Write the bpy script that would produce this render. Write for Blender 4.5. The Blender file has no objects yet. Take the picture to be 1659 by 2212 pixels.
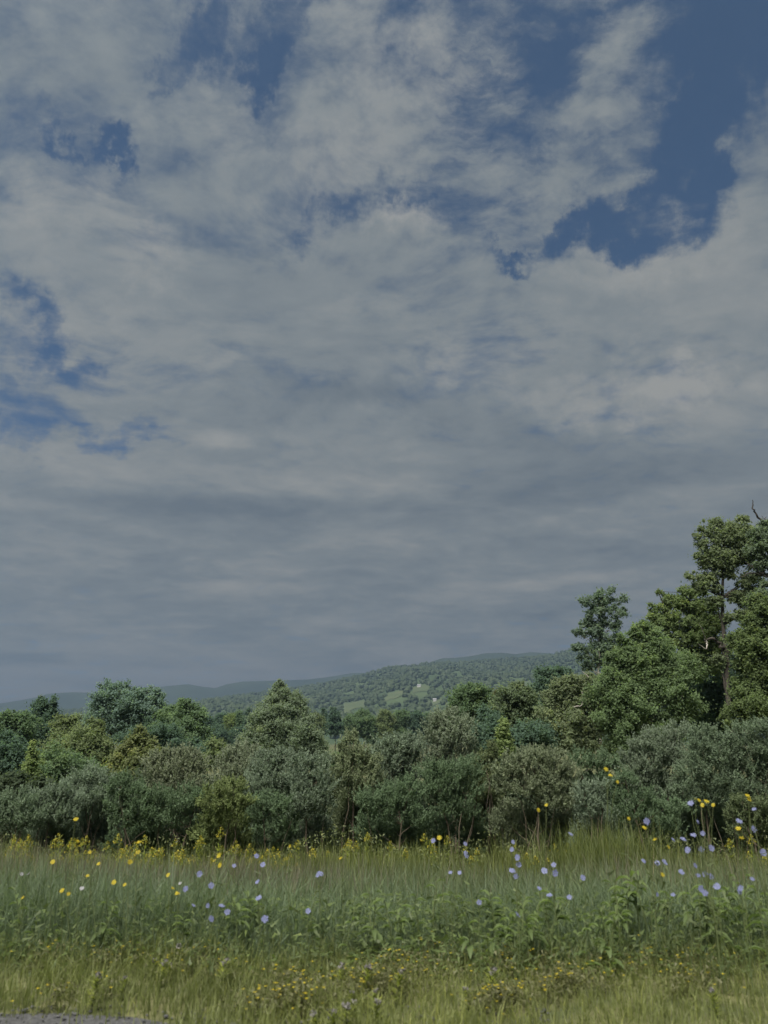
import bpy, math, random
import numpy as np
from math import radians as R

sc = bpy.context.scene
col = sc.collection
rng = np.random.default_rng(7)

# ------------------------------------------------------------------ camera
PITCH, CAMZ, FPX = 17.0, 1.6, 1609.0          # the photo measured at 1659 x 2212
cam_d = bpy.data.cameras.new('camera')
cam = bpy.data.objects.new('camera', cam_d); col.objects.link(cam)
cam.location = (0, 0, CAMZ); cam.rotation_euler = (R(90 + PITCH), 0, 0)
cam_d.sensor_fit = 'VERTICAL'; cam_d.sensor_height = 24.0
cam_d.lens = 24.0 * FPX / 2212.0
cam_d.clip_start = 0.1; cam_d.clip_end = 60000
cam_d.dof.use_dof = True; cam_d.dof.focus_distance = 40.0
cam_d.dof.aperture_fstop = cam_d.lens / 1000 / 0.012
sc.camera = cam

# ------------------------------------------------------------------ sun, exposure
SUN_EL, SUN_AZ = 60.0, 206.0                  # azimuth clockwise from +Y: behind the camera, to the left
sun_d = bpy.data.lights.new('sun', 'SUN'); sun_d.energy = 4.8; sun_d.angle = R(35); sun_d.color = (1.0, 0.95, 0.86)
sun = bpy.data.objects.new('sun', sun_d); col.objects.link(sun)
sun.rotation_euler = (R(90 - SUN_EL), 0, R(180 - SUN_AZ))
sc.view_settings.view_transform = 'Standard'; sc.view_settings.look = 'None'
sc.view_settings.exposure = 1.02; sc.view_settings.gamma = 1.0; sc.view_settings.use_curve_mapping = False
sc.render.engine = 'CYCLES'
cy = sc.cycles
cy.use_denoising = True
cy.max_bounces = 8; cy.diffuse_bounces = 5; cy.glossy_bounces = 1; cy.transmission_bounces = 5; cy.volume_bounces = 0
cy.use_adaptive_sampling = True; cy.adaptive_threshold = 0.02

# ------------------------------------------------------------------ pixel -> world helpers
_c, _s = math.cos(R(PITCH)), math.sin(R(PITCH))
def ray(px, py):
    u, v = (px - 829.5) / FPX, (1106 - py) / FPX
    return np.array([u, _c - v * _s, _s + v * _c])
def at(px, py, Y):
    d = ray(px, py); t = Y / d[1]
    return np.array([0, 0, CAMZ]) + d * t, t
def azel(px, py):
    d = ray(px, py); d = d / np.linalg.norm(d)
    return math.atan2(d[0], d[1]), math.asin(d[2])

# ------------------------------------------------------------------ node helper
class NT:
    def __init__(s, tree): s.t = tree; tree.nodes.clear()
    def n(s, typ, ins=None, **kw):
        nd = s.t.nodes.new(typ)
        for k, v in kw.items(): setattr(nd, k, v)
        for k, v in (ins or {}).items():
            sock = nd.inputs[k]
            if isinstance(v, bpy.types.NodeSocket): s.t.links.new(v, sock)
            else: sock.default_value = v
        return nd
    def m(s, op, a, b=None, clamp=False):
        nd = s.n('ShaderNodeMath', operation=op, use_clamp=clamp)
        for i, v in enumerate((a, b)):
            if v is None: continue
            if isinstance(v, bpy.types.NodeSocket): s.t.links.new(v, nd.inputs[i])
            else: nd.inputs[i].default_value = v
        return nd.outputs[0]
    def vm(s, op, a, b=None, scale=None):
        nd = s.n('ShaderNodeVectorMath', operation=op)
        for i, v in enumerate((a, b)):
            if v is None: continue
            if isinstance(v, bpy.types.NodeSocket): s.t.links.new(v, nd.inputs[i])
            else: nd.inputs[i].default_value = v
        if scale is not None:
            if isinstance(scale, bpy.types.NodeSocket): s.t.links.new(scale, nd.inputs['Scale'])
            else: nd.inputs['Scale'].default_value = scale
        return nd.outputs['Value'] if op in ('LENGTH', 'DOT_PRODUCT') else nd.outputs[0]
    def noise(s, vec, scale, detail=8, rough=0.55, dist=0.0):
        return s.n('ShaderNodeTexNoise', {'Vector': vec, 'Scale': scale, 'Detail': detail, 'Roughness': rough, 'Distortion': dist})
    def ramp(s, v, a, b, lo=0.0, hi=1.0, smooth=True):
        nd = s.n('ShaderNodeMapRange', {'Value': v, 'From Min': a, 'From Max': b, 'To Min': lo, 'To Max': hi})
        if smooth: nd.interpolation_type = 'SMOOTHSTEP'
        return nd.outputs[0]
    def mix(s, f, a, b):
        nd = s.n('ShaderNodeMix', data_type='RGBA')
        for k, v in ((0, f), (6, a), (7, b)):
            if isinstance(v, bpy.types.NodeSocket): s.t.links.new(v, nd.inputs[k])
            else: nd.inputs[k].default_value = v
        return nd.outputs[2]

# ------------------------------------------------------------------ world: blue sky behind a broken cloud layer
SKY = 0.05
world = bpy.data.worlds.new('World'); sc.world = world; world.use_nodes = True
w = NT(world.node_tree)
sky = w.n('ShaderNodeTexSky', sky_type='NISHITA', sun_disc=False, sun_elevation=R(SUN_EL), sun_rotation=R(SUN_AZ),
          altitude=1500, air_density=0.41, dust_density=0.0, ozone_density=0.3)
d = w.vm('NORMALIZE', w.n('ShaderNodeTexCoord').outputs['Generated'])
sx = w.n('ShaderNodeSeparateXYZ', {0: d})
az = w.m('ARCTAN2', sx.outputs[0], sx.outputs[1]); el = w.m('ARCSINE', sx.outputs[2])
ae = w.n('ShaderNodeCombineXYZ', {0: az, 1: el, 2: 0.0}).outputs[0]
zz = w.m('ADD', w.m('MAXIMUM', sx.outputs[2], 0.0), 0.13)
pl = w.n('ShaderNodeCombineXYZ', {0: w.m('DIVIDE', sx.outputs[0], zz), 1: w.m('DIVIDE', sx.outputs[1], zz), 2: 0.0}).outputs[0]
warpn = w.noise(pl, 2.0, 2)
wv = w.vm('SUBTRACT', warpn.outputs['Color'], (0.5, 0.5, 0.5))
plw = w.vm('ADD', pl, w.vm('SCALE', wv, scale=0.26))
fw_c = w.noise(ae, 8.0, 7, 0.65).outputs['Color']
aew0 = w.vm('ADD', ae, w.vm('SCALE', w.vm('SUBTRACT', w.noise(ae, 9.0, 6, 0.6).outputs['Color'], (0.5, 0.5, 0.5)), scale=0.03))
# streets of cloud running up to the right
mp = w.n('ShaderNodeMapping', {'Vector': plw, 'Rotation': (0, 0, R(-52)), 'Scale': (1.0, 1.7, 1.0)})
n_mid = w.noise(mp.outputs[0], 2.6, 9, 0.60, 0.2).outputs['Fac']
n_fine = w.noise(w.n('ShaderNodeMapping', {'Vector': plw, 'Rotation': (0, 0, R(-40)), 'Scale': (1.0, 1.5, 1.0)}).outputs[0], 6.5, 10, 0.66).outputs['Fac']
n_fin2 = w.noise(plw, 14.0, 8, 0.66, 0.0).outputs['Fac']
stk = w.noise(w.n('ShaderNodeMapping', {'Vector': aew0, 'Rotation': (0, 0, R(-3)), 'Scale': (2.2, 12.0, 1.0)}).outputs[0], 2.6, 7, 0.6).outputs['Fac']
strk2 = w.noise(w.n('ShaderNodeMapping', {'Vector': w.vm('ADD', ae, w.vm('SCALE', w.vm('SUBTRACT', fw_c, (0.5, 0.5, 0.5)), scale=0.07)), 'Rotation': (0, 0, R(-38)), 'Scale': (1.6, 6.0, 1.0)}).outputs[0], 3.4, 8, 0.62).outputs['Fac']
n_big = w.noise(pl, 0.9, 3, 0.5).outputs['Fac']
n_sh = w.noise(plw, 1.9, 8, 0.58).outputs['Fac']
fw = w.noise(ae, 6.0, 8, 0.66)
aew = w.vm('ADD', ae, w.vm('SCALE', w.vm('SUBTRACT', fw.outputs['Color'], (0.5, 0.5, 0.5)), scale=0.30))
def blob(px, py, rx, ry, rot, strength, inner=0.15, src=None):
    a, e = azel(px, py)
    mpn = w.n('ShaderNodeMapping', {'Vector': src or aew, 'Location': (a, e, 0), 'Rotation': (0, 0, R(rot)), 'Scale': (rx / FPX, ry / FPX, 1)}, vector_type='TEXTURE')
    return w.m('MULTIPLY', w.ramp(w.vm('LENGTH', mpn.outputs[0]), inner, 1.0, 1.0, 0.0), strength)
gaps = [  # breaks in the cloud: px, py, radius x, radius y, rotation, strength
    (1600, 100, 360, 230, 35, .80), (1480, 330, 340, 130, 38, .46), (1330, 430, 240, 80, 30, .50), (1120, 535, 150, 36, 14, .60), (1250, 490, 110, 50, 10, .45), (1150, 170, 260, 220, 40, .22),
    (570, 110, 160, 62, 15, .62), (640, 10, 200, 70, 10, .50), (430, 45, 130, 80, 40, .50), (1010, 90, 90, 130, -20, .22),
    (235, 300, 95, 44, -40, .70), (130, 255, 90, 30, -20, .36), (345, 170, 110, 30, 40, .28),
    (60, 710, 200, 70, -8, .62), (40, 830, 200, 90, -5, .50), (250, 915, 180, 34, -12, .38), (160, 770, 120, 60, -15, .35),
    (700, 480, 190, 40, 10, .25), (860, 440, 160, 45, 10, .28), (930, 380, 130, 60, 30, .22), (380, 1258, 80, 14, 0, .22), (1180, 690, 220, 50, -10, .14),
    (1180, 230, 90, 130, -30, .18), (1520, 350, 190, 60, 25, .25), (850, 30, 80, 120, -35, .25)]
fills = [(600, 640, 620, 150, 0, .25), (1420, 640, 420, 150, 5, .35), (850, 540, 170, 60, 5, .35), (130, 450, 220, 130, 0, .25),
         (700, 270, 330, 110, 20, .2), (829, 1200, 1400, 420, 0, .4), (1330, 60, 200, 60, 30, .15), (1480, 400, 120, 30, 15, .12), (400, 380, 260, 100, 0, .25), (1420, 560, 330, 90, 8, .3)]
cov = w.m('ADD', w.ramp(el, 0.30, 0.85, 0.72, 0.50), w.m('MULTIPLY', w.m('SUBTRACT', n_mid, 0.5), 1.15))
cov = w.m('ADD', cov, w.m('MULTIPLY', w.m('SUBTRACT', n_fine, 0.5), 1.45))
cov = w.m('ADD', cov, w.m('MULTIPLY', w.m('SUBTRACT', n_fin2, 0.5), 0.75))
cov = w.m('ADD', cov, w.m('MULTIPLY', w.m('SUBTRACT', n_big, 0.5), 0.35))
for g in gaps: cov = w.m('SUBTRACT', cov, blob(*g, inner=0.0))
for g in fills: cov = w.m('ADD', cov, blob(*g, inner=0.0))
cov = w.m('ADD', cov, w.m('MULTIPLY', w.m('SUBTRACT', strk2, 0.56), blob(1150, 150, 950, 480, 15, 2.2, inner=0.1)))
alpha = w.ramp(cov, -0.12, 0.80)
# light and shade in the layer itself
shades = [(780, 830, 420, 100, -5, -.42), (1250, 970, 520, 90, -12, -.26), (480, 1095, 520, 44, 2, -.55), (1250, 1060, 560, 80, 4, -.40),
          (1330, 840, 430, 70, -14, .30), (1500, 860, 200, 90, -10, .22), (480, 950, 110, 30, 4, .48), (860, 510, 190, 55, 6, .36), (1400, 530, 330, 90, 6, .30),
          (340, 540, 160, 60, 5, .28), (120, 420, 200, 100, 0, .26), (740, 1045, 260, 40, 3, .22), (1200, 1255, 230, 22, 2, .44), (600, 1275, 260, 26, 0, .34),
          (80, 1420, 190, 20, 2, -.25), (150, 1450, 420, 14, 2, .14), (250, 130, 330, 130, 30, -.14), (520, 240, 200, 90, 20, .12), (700, 370, 400, 160, 0, .08),
          (1330, 700, 330, 70, -8, .10), (700, 700, 380, 60, 0, -.06), (200, 1190, 340, 40, 0, .16), (1480, 1190, 260, 80, 0, -.24), (250, 1000, 330, 60, 0, .10)]
sh = w.m('ADD', 0.52, w.m('MULTIPLY', w.m('SUBTRACT', n_sh, 0.5), 1.25))
sh = w.m('ADD', sh, w.m('MULTIPLY', w.m('SUBTRACT', n_fine, 0.5), 0.75))
sh = w.m('ADD', sh, w.m('MULTIPLY', w.m('SUBTRACT', n_fin2, 0.5), 0.45))
sh = w.m('ADD', sh, w.m('MULTIPLY', w.m('MULTIPLY', w.m('SUBTRACT', stk, 0.5), 1.0), w.ramp(el, 0.20, 0.48, 1.0, 0.0)))
for g in shades: sh = w.m('ADD', sh, blob(*g, inner=0.0, src=aew0 if g[1] > 900 else aew))
low = w.ramp(el, 0.0, 0.24, 1.0, 0.0)
sh = w.m('SUBTRACT', sh, w.m('MULTIPLY', w.ramp(el, 0.02, 0.17, 1.0, 0.0), -0.52), clamp=True)
rampn = w.n('ShaderNodeValToRGB', {0: sh})
cr = rampn.color_ramp
cr.elements[0].position = 0.0; cr.elements[0].color = (0.130, 0.156, 0.178, 1)
cr.elements[1].position = 1.0; cr.elements[1].color = (0.325, 0.326, 0.305, 1)
e = cr.elements.new(0.5); e.color = (0.207, 0.230, 0.236, 1)
cloud = w.vm('SCALE', rampn.outputs[0], scale=0.505 / SKY)
out = w.mix(alpha, w.vm('MULTIPLY', sky.outputs[0], (0.78, 1.12, 1.20)), cloud)
bg = w.n('ShaderNodeBackground', {'Color': out, 'Strength': SKY})
w.t.links.new(bg.outputs[0], w.n('ShaderNodeOutputWorld').inputs[0])

# ------------------------------------------------------------------ object helpers
def tag(o, label=None, cat=None, group=None, kind=None):
    if label: o['label'] = label
    if cat: o['category'] = cat
    if group: o['group'] = group
    if kind: o['kind'] = kind
    return o
def thing(name, loc, label, cat, group=None):
    o = bpy.data.objects.new(name, None); col.objects.link(o); o.location = loc; o.empty_display_size = 0.2
    return tag(o, label, cat, group)

class MB:
    """collects polygons; one mesh object per build()"""
    def __init__(s): s.v = []; s.q = []; s.t = []; s.tq = []; s.tt = []; s.nv = 0
    def quads(s, verts, faces, tint=0.5):
        verts = np.asarray(verts, float).reshape(-1, 3); faces = np.asarray(faces, int).reshape(-1, 4)
        s.q.append(faces + s.nv); s.tq.append(np.broadcast_to(np.asarray(tint, float), (len(faces),)))
        s.v.append(verts); s.nv += len(verts)
    def tris(s, verts, faces, tint=0.5):
        verts = np.asarray(verts, float).reshape(-1, 3); faces = np.asarray(faces, int).reshape(-1, 3)
        s.t.append(faces + s.nv); s.tt.append(np.broadcast_to(np.asarray(tint, float), (len(faces),)))
        s.v.append(verts); s.nv += len(verts)
    def tube(s, pts, rad, sides=6, tint=0.5):
        pts = np.asarray(pts, float); n = len(pts); rad = np.broadcast_to(np.asarray(rad, float), (n,))
        tan = np.gradient(pts, axis=0); tan /= np.linalg.norm(tan, axis=1)[:, None] + 1e-9
        ref = np.array([0.3, 1.0, 0.2]) if abs(tan[0][2]) > 0.5 else np.array([0, 0.1, 1.0])
        a = np.cross(tan, ref); a /= np.linalg.norm(a, axis=1)[:, None] + 1e-9
        b = np.cross(tan, a)
        ang = np.linspace(0, 2 * math.pi, sides, endpoint=False)
        ring = pts[:, None] + rad[:, None, None] * (np.cos(ang)[None, :, None] * a[:, None] + np.sin(ang)[None, :, None] * b[:, None])
        i, j = np.meshgrid(np.arange(n - 1), np.arange(sides), indexing='ij'); j2 = (j + 1) % sides
        f = np.stack([i * sides + j, i * sides + j2, (i + 1) * sides + j2, (i + 1) * sides + j], -1)
        s.quads(ring.reshape(-1, 3), f.reshape(-1, 4), tint)
    def leaves(s, c, axis, nrm, L, W, tint):
        L = np.asarray(L)[:, None]; W = np.asarray(W)[:, None]
        b = np.cross(nrm, axis); b /= np.linalg.norm(b, axis=1)[:, None] + 1e-9
        v = np.stack([c + b * W * .55 - axis * L * .4, c + axis * L * .6, c - b * W * .55 - axis * L * .4], 1)
        s.tris(v.reshape(-1, 3), np.arange(len(c) * 3).reshape(-1, 3), tint)
    def mesh(s, name, mat, smooth=False, origin=(0, 0, 0)):
        v = np.concatenate(s.v) - np.asarray(origin, float)
        q = np.concatenate(s.q) if s.q else np.zeros((0, 4), int); t = np.concatenate(s.t) if s.t else np.zeros((0, 3), int)
        me = bpy.data.meshes.new(name)
        me.vertices.add(len(v)); me.vertices.foreach_set('co', v.astype(np.float32).ravel())
        nl = q.size + t.size; me.loops.add(nl)
        me.loops.foreach_set('vertex_index', np.concatenate([q.ravel(), t.ravel()]).astype(np.int32))
        me.polygons.add(len(q) + len(t))
        tot = np.concatenate([np.full(len(q), 4), np.full(len(t), 3)]).astype(np.int32)
        start = np.concatenate([[0], np.cumsum(tot)[:-1]]).astype(np.int32)
        me.polygons.foreach_set('loop_start', start); me.polygons.foreach_set('loop_total', tot)
        me.polygons.foreach_set('use_smooth', np.full(len(tot), smooth))
        at_ = me.attributes.new('tint', 'FLOAT', 'FACE')
        at_.data.foreach_set('value', np.concatenate(s.tq + s.tt).astype(np.float32))
        me.materials.append(mat); me.update(calc_edges=True)
        return me
    def build(s, name, mat, parent=None, smooth=False, color=None, kind=None, world_origin=None):
        org = world_origin if world_origin is not None else (tuple(parent.location) if parent is not None and parent.parent is None else (0, 0, 0))
        o = bpy.data.objects.new(name, s.mesh(name, mat, smooth, org)); col.objects.link(o)
        if parent is not None: o.parent = parent
        elif world_origin is not None: o.location = world_origin
        if color is not None: o.color = (*color, 1)
        if kind: o['kind'] = kind
        return o

# ------------------------------------------------------------------ materials
def new_mat(name):
    m = bpy.data.materials.new(name); m.use_nodes = True
    return m, NT(m.node_tree)
def leaf_mat(name, transl=0.35, vary=0.5, rough=0.6, gloss=0.25, warm=(1.2, 1.1, 0.85), detail=0.35, trc=(1.15, 1.25, 0.75)):
    """per-leaf tint (mesh attribute) around the object's own leaf colour"""
    m, t = new_mat(name)
    oi = t.n('ShaderNodeObjectInfo'); tint = t.n('ShaderNodeAttribute', attribute_name='tint').outputs['Fac']
    geo = t.n('ShaderNodeTexCoord').outputs['Object']
    nz = t.noise(geo, 1.3, 4).outputs['Fac']
    f = t.m('ADD', t.m('MULTIPLY', t.m('SUBTRACT', tint, 0.5), 2 * vary), t.m('MULTIPLY', t.m('SUBTRACT', nz, 0.5), detail * 2))
    c = t.vm('SCALE', oi.outputs['Color'], scale=t.m('MAXIMUM', t.m('ADD', 1.0, f), 0.25))
    wc = t.vm('MULTIPLY', c, warm)
    c2 = t.mix(t.ramp(tint, 0.55, 1.0), c, wc)
    p = t.n('ShaderNodeBsdfPrincipled', {'Base Color': c2, 'Roughness': rough, 'Specular IOR Level': gloss})
    tr = t.n('ShaderNodeBsdfTranslucent', {'Color': t.vm('MULTIPLY', c2, trc)})
    mx = t.n('ShaderNodeMixShader', {0: transl, 1: p.outputs[0], 2: tr.outputs[0]})
    t.t.links.new(mx.outputs[0], t.n('ShaderNodeOutputMaterial').inputs[0])
    return m
def plain_mat(name, c1, c2, scale=6, rough=0.85, bump=0.0, detail=8, stretch=(1, 1, 1), spec=0.2):
    m, t = new_mat(name)
    mpn = t.n('ShaderNodeMapping', {'Vector': t.n('ShaderNodeTexCoord').outputs['Object'], 'Scale': stretch})
    nz = t.noise(mpn.outputs[0], scale, detail, 0.6).outputs['Fac']
    c = t.mix(t.ramp(nz, 0.3, 0.7), (*c1, 1), (*c2, 1))
    p = t.n('ShaderNodeBsdfPrincipled', {'Base Color': c, 'Roughness': rough, 'Specular IOR Level': spec})
    if bump:
        bn = t.n('ShaderNodeBump', {'Height': nz, 'Strength': bump, 'Distance': 0.03}); t.t.links.new(bn.outputs[0], p.inputs['Normal'])
    t.t.links.new(p.outputs[0], t.n('ShaderNodeOutputMaterial').inputs[0])
    return m
M_LEAF = leaf_mat('leaf', 0.58, 0.22, 0.75, 0.06)
M_SHRUB = leaf_mat('shrub_leaf', 0.50, 0.22, 0.65, 0.12, warm=(1.15, 1.15, 1.05), trc=(1.05, 1.15, 0.9))
M_GRASS = leaf_mat('grass_blade', 0.48, 0.40, 0.55, 0.3, warm=(1.2, 1.1, 0.85), detail=0.3)
M_BARK = plain_mat('bark', (0.022, 0.020, 0.017), (0.065, 0.058, 0.048), 5, 0.9, 0.6, stretch=(3, 3, 0.7))
M_PALEBARK = plain_mat('pale_bark', (0.14, 0.13, 0.11), (0.30, 0.28, 0.25), 4, 0.85, 0.4, stretch=(1, 1, 0.5))
M_STEM = plain_mat('green_stem', (0.06, 0.085, 0.03), (0.10, 0.12, 0.05), 9, 0.6)
M_TWIG = plain_mat('brown_stem', (0.05, 0.042, 0.03), (0.11, 0.09, 0.065), 9, 0.8)
def petal_mat(name, c1, c2):
    m, t = new_mat(name)
    tint = t.n('ShaderNodeAttribute', attribute_name='tint').outputs['Fac']
    c = t.mix(tint, (*c1, 1), (*c2, 1))
    p = t.n('ShaderNodeBsdfPrincipled', {'Base Color': c, 'Roughness': 0.6, 'Specular IOR Level': 0.2})
    tr = t.n('ShaderNodeBsdfTranslucent', {'Color': c})
    mx = t.n('ShaderNodeMixShader', {0: 0.3, 1: p.outputs[0], 2: tr.outputs[0]})
    t.t.links.new(mx.outputs[0], t.n('ShaderNodeOutputMaterial').inputs[0])
    return m
M_BLUE = petal_mat('blue_petal', (0.125, 0.14, 0.26), (0.19, 0.21, 0.345))
M_YELLOW = petal_mat('yellow_petal', (0.28, 0.22, 0.012), (0.38, 0.32, 0.025))
M_WHITE = petal_mat('white_petal', (0.22, 0.23, 0.24), (0.30, 0.30, 0.31))
M_MAUVE = petal_mat('mauve_petal', (0.12, 0.12, 0.105), (0.19, 0.18, 0.18))

# ------------------------------------------------------------------ ground
_gy = np.array([-60, 0, 6.4, 8, 12, 17, 22, 30, 45, 80, 150, 300, 14000.])
_gz = np.array([0, 0, 0, -0.12, -0.66, -1.30, -1.85, -2.3, -3.0, -4.2, -5.5, -6.0, -6.0])
def ground_z(x, y):
    x = np.asarray(x, float); y = np.asarray(y, float)
    z = np.interp(y, _gy, _gz)
    a = np.clip((y - 6) / 8, 0, 1) * np.clip(1 - (y - 150) / 200, 0, 1)
    z = z + a * (0.10 * np.sin(x * 0.55 + 1.3) * np.sin(y * 0.42) + 0.05 * np.sin(x * 1.7 + y * 0.9))
    rise = np.clip((x - 4) / 25, 0, 1) * np.clip((y - 14) / 25, 0, 1) * np.clip(1 - (y - 120) / 150, 0, 1)
    return z + 2.0 * rise
ys = np.concatenate([np.arange(-40, 4, 4.), np.arange(4, 30, .35), np.geomspace(30, 7100, 70)])
us = np.linspace(-1, 1, 161); us = np.sign(us) * np.abs(us) ** 1.6
gx = us[None, :] * (np.maximum(np.abs(ys), 20)[:, None] * 1.3 + 10); gyy = np.broadcast_to(ys[:, None], gx.shape)
gv = np.stack([gx, gyy, ground_z(gx, gyy)], -1)
def grid_faces(n, m):
    i, j = np.meshgrid(np.arange(n - 1), np.arange(m - 1), indexing='ij')
    return np.stack([i * m + j, i * m + j + 1, (i + 1) * m + j + 1, (i + 1) * m + j], -1).reshape(-1, 4)
b = MB(); b.quads(gv, grid_faces(*gx.shape))
M_SOIL = plain_mat('meadow_soil', (0.045, 0.055, 0.022), (0.10, 0.10, 0.045), 2.5, 0.95, 0.4)
tag(b.build('ground', M_SOIL, smooth=True), kind='structure')
# gravel shoulder and the road the camera stands on
M_GRAVEL = plain_mat('gravel', (0.04, 0.041, 0.042), (0.09, 0.092, 0.095), 45, 0.95, 0.8)
gx1 = np.linspace(-30, 30, 121); edge = 5.18 - .75 * np.clip((gx1 + 1.5) / 1.3, 0, 1) + 0.06 * np.sin(gx1 * 2.1) + 0.07 * np.sin(gx1 * 5.3 + 1) + 0.05 * np.sin(gx1 * 11)
gr = np.stack([np.stack([gx1, np.full(121, 2.6), np.full(121, 0.008)], -1), np.stack([gx1, (edge + 2.6) / 2, np.full(121, 0.010)], -1), np.stack([gx1, edge, np.full(121, 0.004)], -1)])
b = MB(); b.quads(gr, grid_faces(3, 121)); tag(b.build('gravel_shoulder', M_GRAVEL), kind='structure')
M_ASPH = plain_mat('asphalt', (0.04, 0.04, 0.042), (0.065, 0.065, 0.066), 60, 0.9, 0.3)
b = MB(); b.quads([(-40, -6, 0.02), (40, -6, 0.02), (40, 2.75, 0.02), (-40, 2.75, 0.02), (-40, -6, -0.1), (40, -6, -0.1), (40, 2.75, -0.1), (-40, 2.75, -0.1)],
                  [(0, 1, 2, 3), (3, 2, 6, 7), (0, 4, 5, 1)]); tag(b.build('road', M_ASPH), kind='structure')
# loose stones of the shoulder
ICO_V = np.array([(0, 0, 1), (.894, 0, .447), (.276, .851, .447), (-.724, .526, .447), (-.724, -.526, .447), (.276, -.851, .447),
                  (.724, .526, -.447), (-.276, .851, -.447), (-.894, 0, -.447), (-.276, -.851, -.447), (.724, -.526, -.447), (0, 0, -1)])
ICO_F = np.array([(0, 1, 2), (0, 2, 3), (0, 3, 4), (0, 4, 5), (0, 5, 1), (1, 6, 2), (2, 7, 3), (3, 8, 4), (4, 9, 5), (5, 10, 1),
                  (6, 7, 2), (7, 8, 3), (8, 9, 4), (9, 10, 5), (10, 6, 1), (11, 7, 6), (11, 8, 7), (11, 9, 8), (11, 10, 9), (11, 6, 10)])
def ico_scatter(mb, c, size, tint, jit=0.25):
    n = len(c); v = ICO_V[None] * (1 + rng.uniform(-jit, jit, (n, 12, 1))) * size[:, None, :] + c[:, None]
    mb.tris(v, (ICO_F[None] + (np.arange(n) * 12)[:, None, None]).reshape(-1, 3), np.repeat(tint, 20))
n = 2000; px_ = rng.uniform(-5.5, 1.0, n); py_ = rng.uniform(4.2, 5.35, n); r_ = rng.gamma(2.2, 0.0022, n) + 0.003
b = MB(); ico_scatter(b, np.stack([px_, py_, 0.010 + r_ * .3], -1), np.stack([r_ * 1.2, r_, r_ * .6], -1), rng.uniform(0, 1, n))
M_STONE = petal_mat('stone', (0.035, 0.037, 0.04), (0.12, 0.122, 0.125))
tag(b.build('gravel', M_STONE), kind='stuff')

# ------------------------------------------------------------------ hills
def skyline_h(px, pts, D):
    """height that puts the ridge at the measured elevation, at distance D"""
    xs, ysk = zip(*pts); py = np.interp(px, xs, ysk)
    return np.array([(lambda dd: CAMZ + dd[2] / math.hypot(dd[0], dd[1]) * D)(ray(a, bb)) for a, bb in zip(np.atleast_1d(px), np.atleast_1d(py))])
def wob(a, seed, amp):
    r_ = np.random.default_rng(seed); o = 0
    for k in range(1, 7): o = o + amp / k ** 1.1 * np.sin(a * r_.uniform(8, 14) * k * 1.7 + r_.uniform(0, 6.28))
    return o
NEAR = [(-700, 1600), (-100, 1552), (20, 1538), (50, 1533), (120, 1529), (180, 1526), (330, 1523), (400, 1514), (470, 1501), (540, 1492), (640, 1478), (720, 1465), (790, 1449), (840, 1435), (900, 1427), (965, 1423), (1030, 1421),
        (1100, 1415), (1160, 1411), (1200, 1407), (1235, 1396), (1290, 1388), (1400, 1396), (1600, 1420), (2300, 1560)]
def hill_heightfield(pts, d0, d1, d2, seed, amp, na, nd, power=1.0):
    pxs = np.linspace(pts[0][0], pts[-1][0], na)
    azs = np.array([math.atan2(ray(a, 1450)[0], ray(a, 1450)[1]) for a in pxs])
    H = skyline_h(pxs, pts, d1)
    ds = np.concatenate([np.linspace(d0, d1, nd), np.linspace(d1, d2, nd // 3 + 2)[1:]])
    s = np.clip((ds - d0) / (d1 - d0), 0, 1)
    prof = np.where(ds <= d1, s ** power * (1.0), np.clip(1 - ((ds - d1) / (d2 - d1)) ** 1.6, 0, 1))
    A, Dd = np.meshgrid(azs, ds); hh = H[None] * prof[:, None]
    taper = np.sin(np.clip(s, 0, 1) * math.pi)[:, None] * (ds <= d1)[:, None]
    hh = hh + taper * amp * (np.sin(A * 21 + Dd * .0021 + seed) + .7 * np.sin(A * 47 - Dd * .0034 + 2 * seed) + .5 * np.sin(A * 90 + Dd * .006)) - 8
    v = np.stack([np.sin(A) * Dd, np.cos(A) * Dd, hh], -1)
    return v, azs, ds, hh
M_HILL = plain_mat('hill_woods', (0.030, 0.050, 0.024), (0.060, 0.085, 0.035), 0.004, 0.95)
M_RIDGE = plain_mat('ridge_woods', (0.022, 0.034, 0.022), (0.035, 0.05, 0.028), 0.003, 0.95)
hv, haz, hds, hh = hill_heightfield([(a, b_ + 5) for a, b_ in NEAR], 1300, 3500, 4400, 1.0, 9.0, 180, 60, 0.92)
b = MB(); b.quads(hv, grid_faces(*hv.shape[:2])); tag(b.build('hill', M_HILL, smooth=True), kind='structure')
def hill_z(a, dd):
    ia = np.clip(np.interp(a, haz, np.arange(len(haz))), 0, len(haz) - 1.001); idd = np.clip(np.interp(dd, hds, np.arange(len(hds))), 0, len(hds) - 1.001)
    i0 = idd.astype(int); j0 = ia.astype(int); fi = idd - i0; fj = ia - j0
    return (hh[i0, j0] * (1 - fi) * (1 - fj) + hh[i0 + 1, j0] * fi * (1 - fj) + hh[i0, j0 + 1] * (1 - fi) * fj + hh[i0 + 1, j0 + 1] * fi * fj)
def hill_hit(px, py):
    dr = ray(px, py); a = math.atan2(dr[0], dr[1]); hz = math.hypot(dr[0], dr[1])
    dd = np.arange(1320, 3600, 5.); zz_ = hill_z(np.full(len(dd), a), dd); k = np.argmax(zz_ > CAMZ + dr[2] / hz * dd)
    return a, float(dd[k])
FAR_L = [(-900, 1570), (-200, 1540), (0, 1519), (50, 1511), (85, 1504), (110, 1496), (160, 1493), (200, 1494), (240, 1498), (290, 1496), (340, 1482), (408, 1475.5), (440, 1481), (468, 1484), (490, 1476),
         (525, 1470), (590, 1468), (660, 1466), (710, 1460), (765, 1451), (810, 1452), (900, 1470), (1100, 1520), (1500, 1570)]
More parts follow.
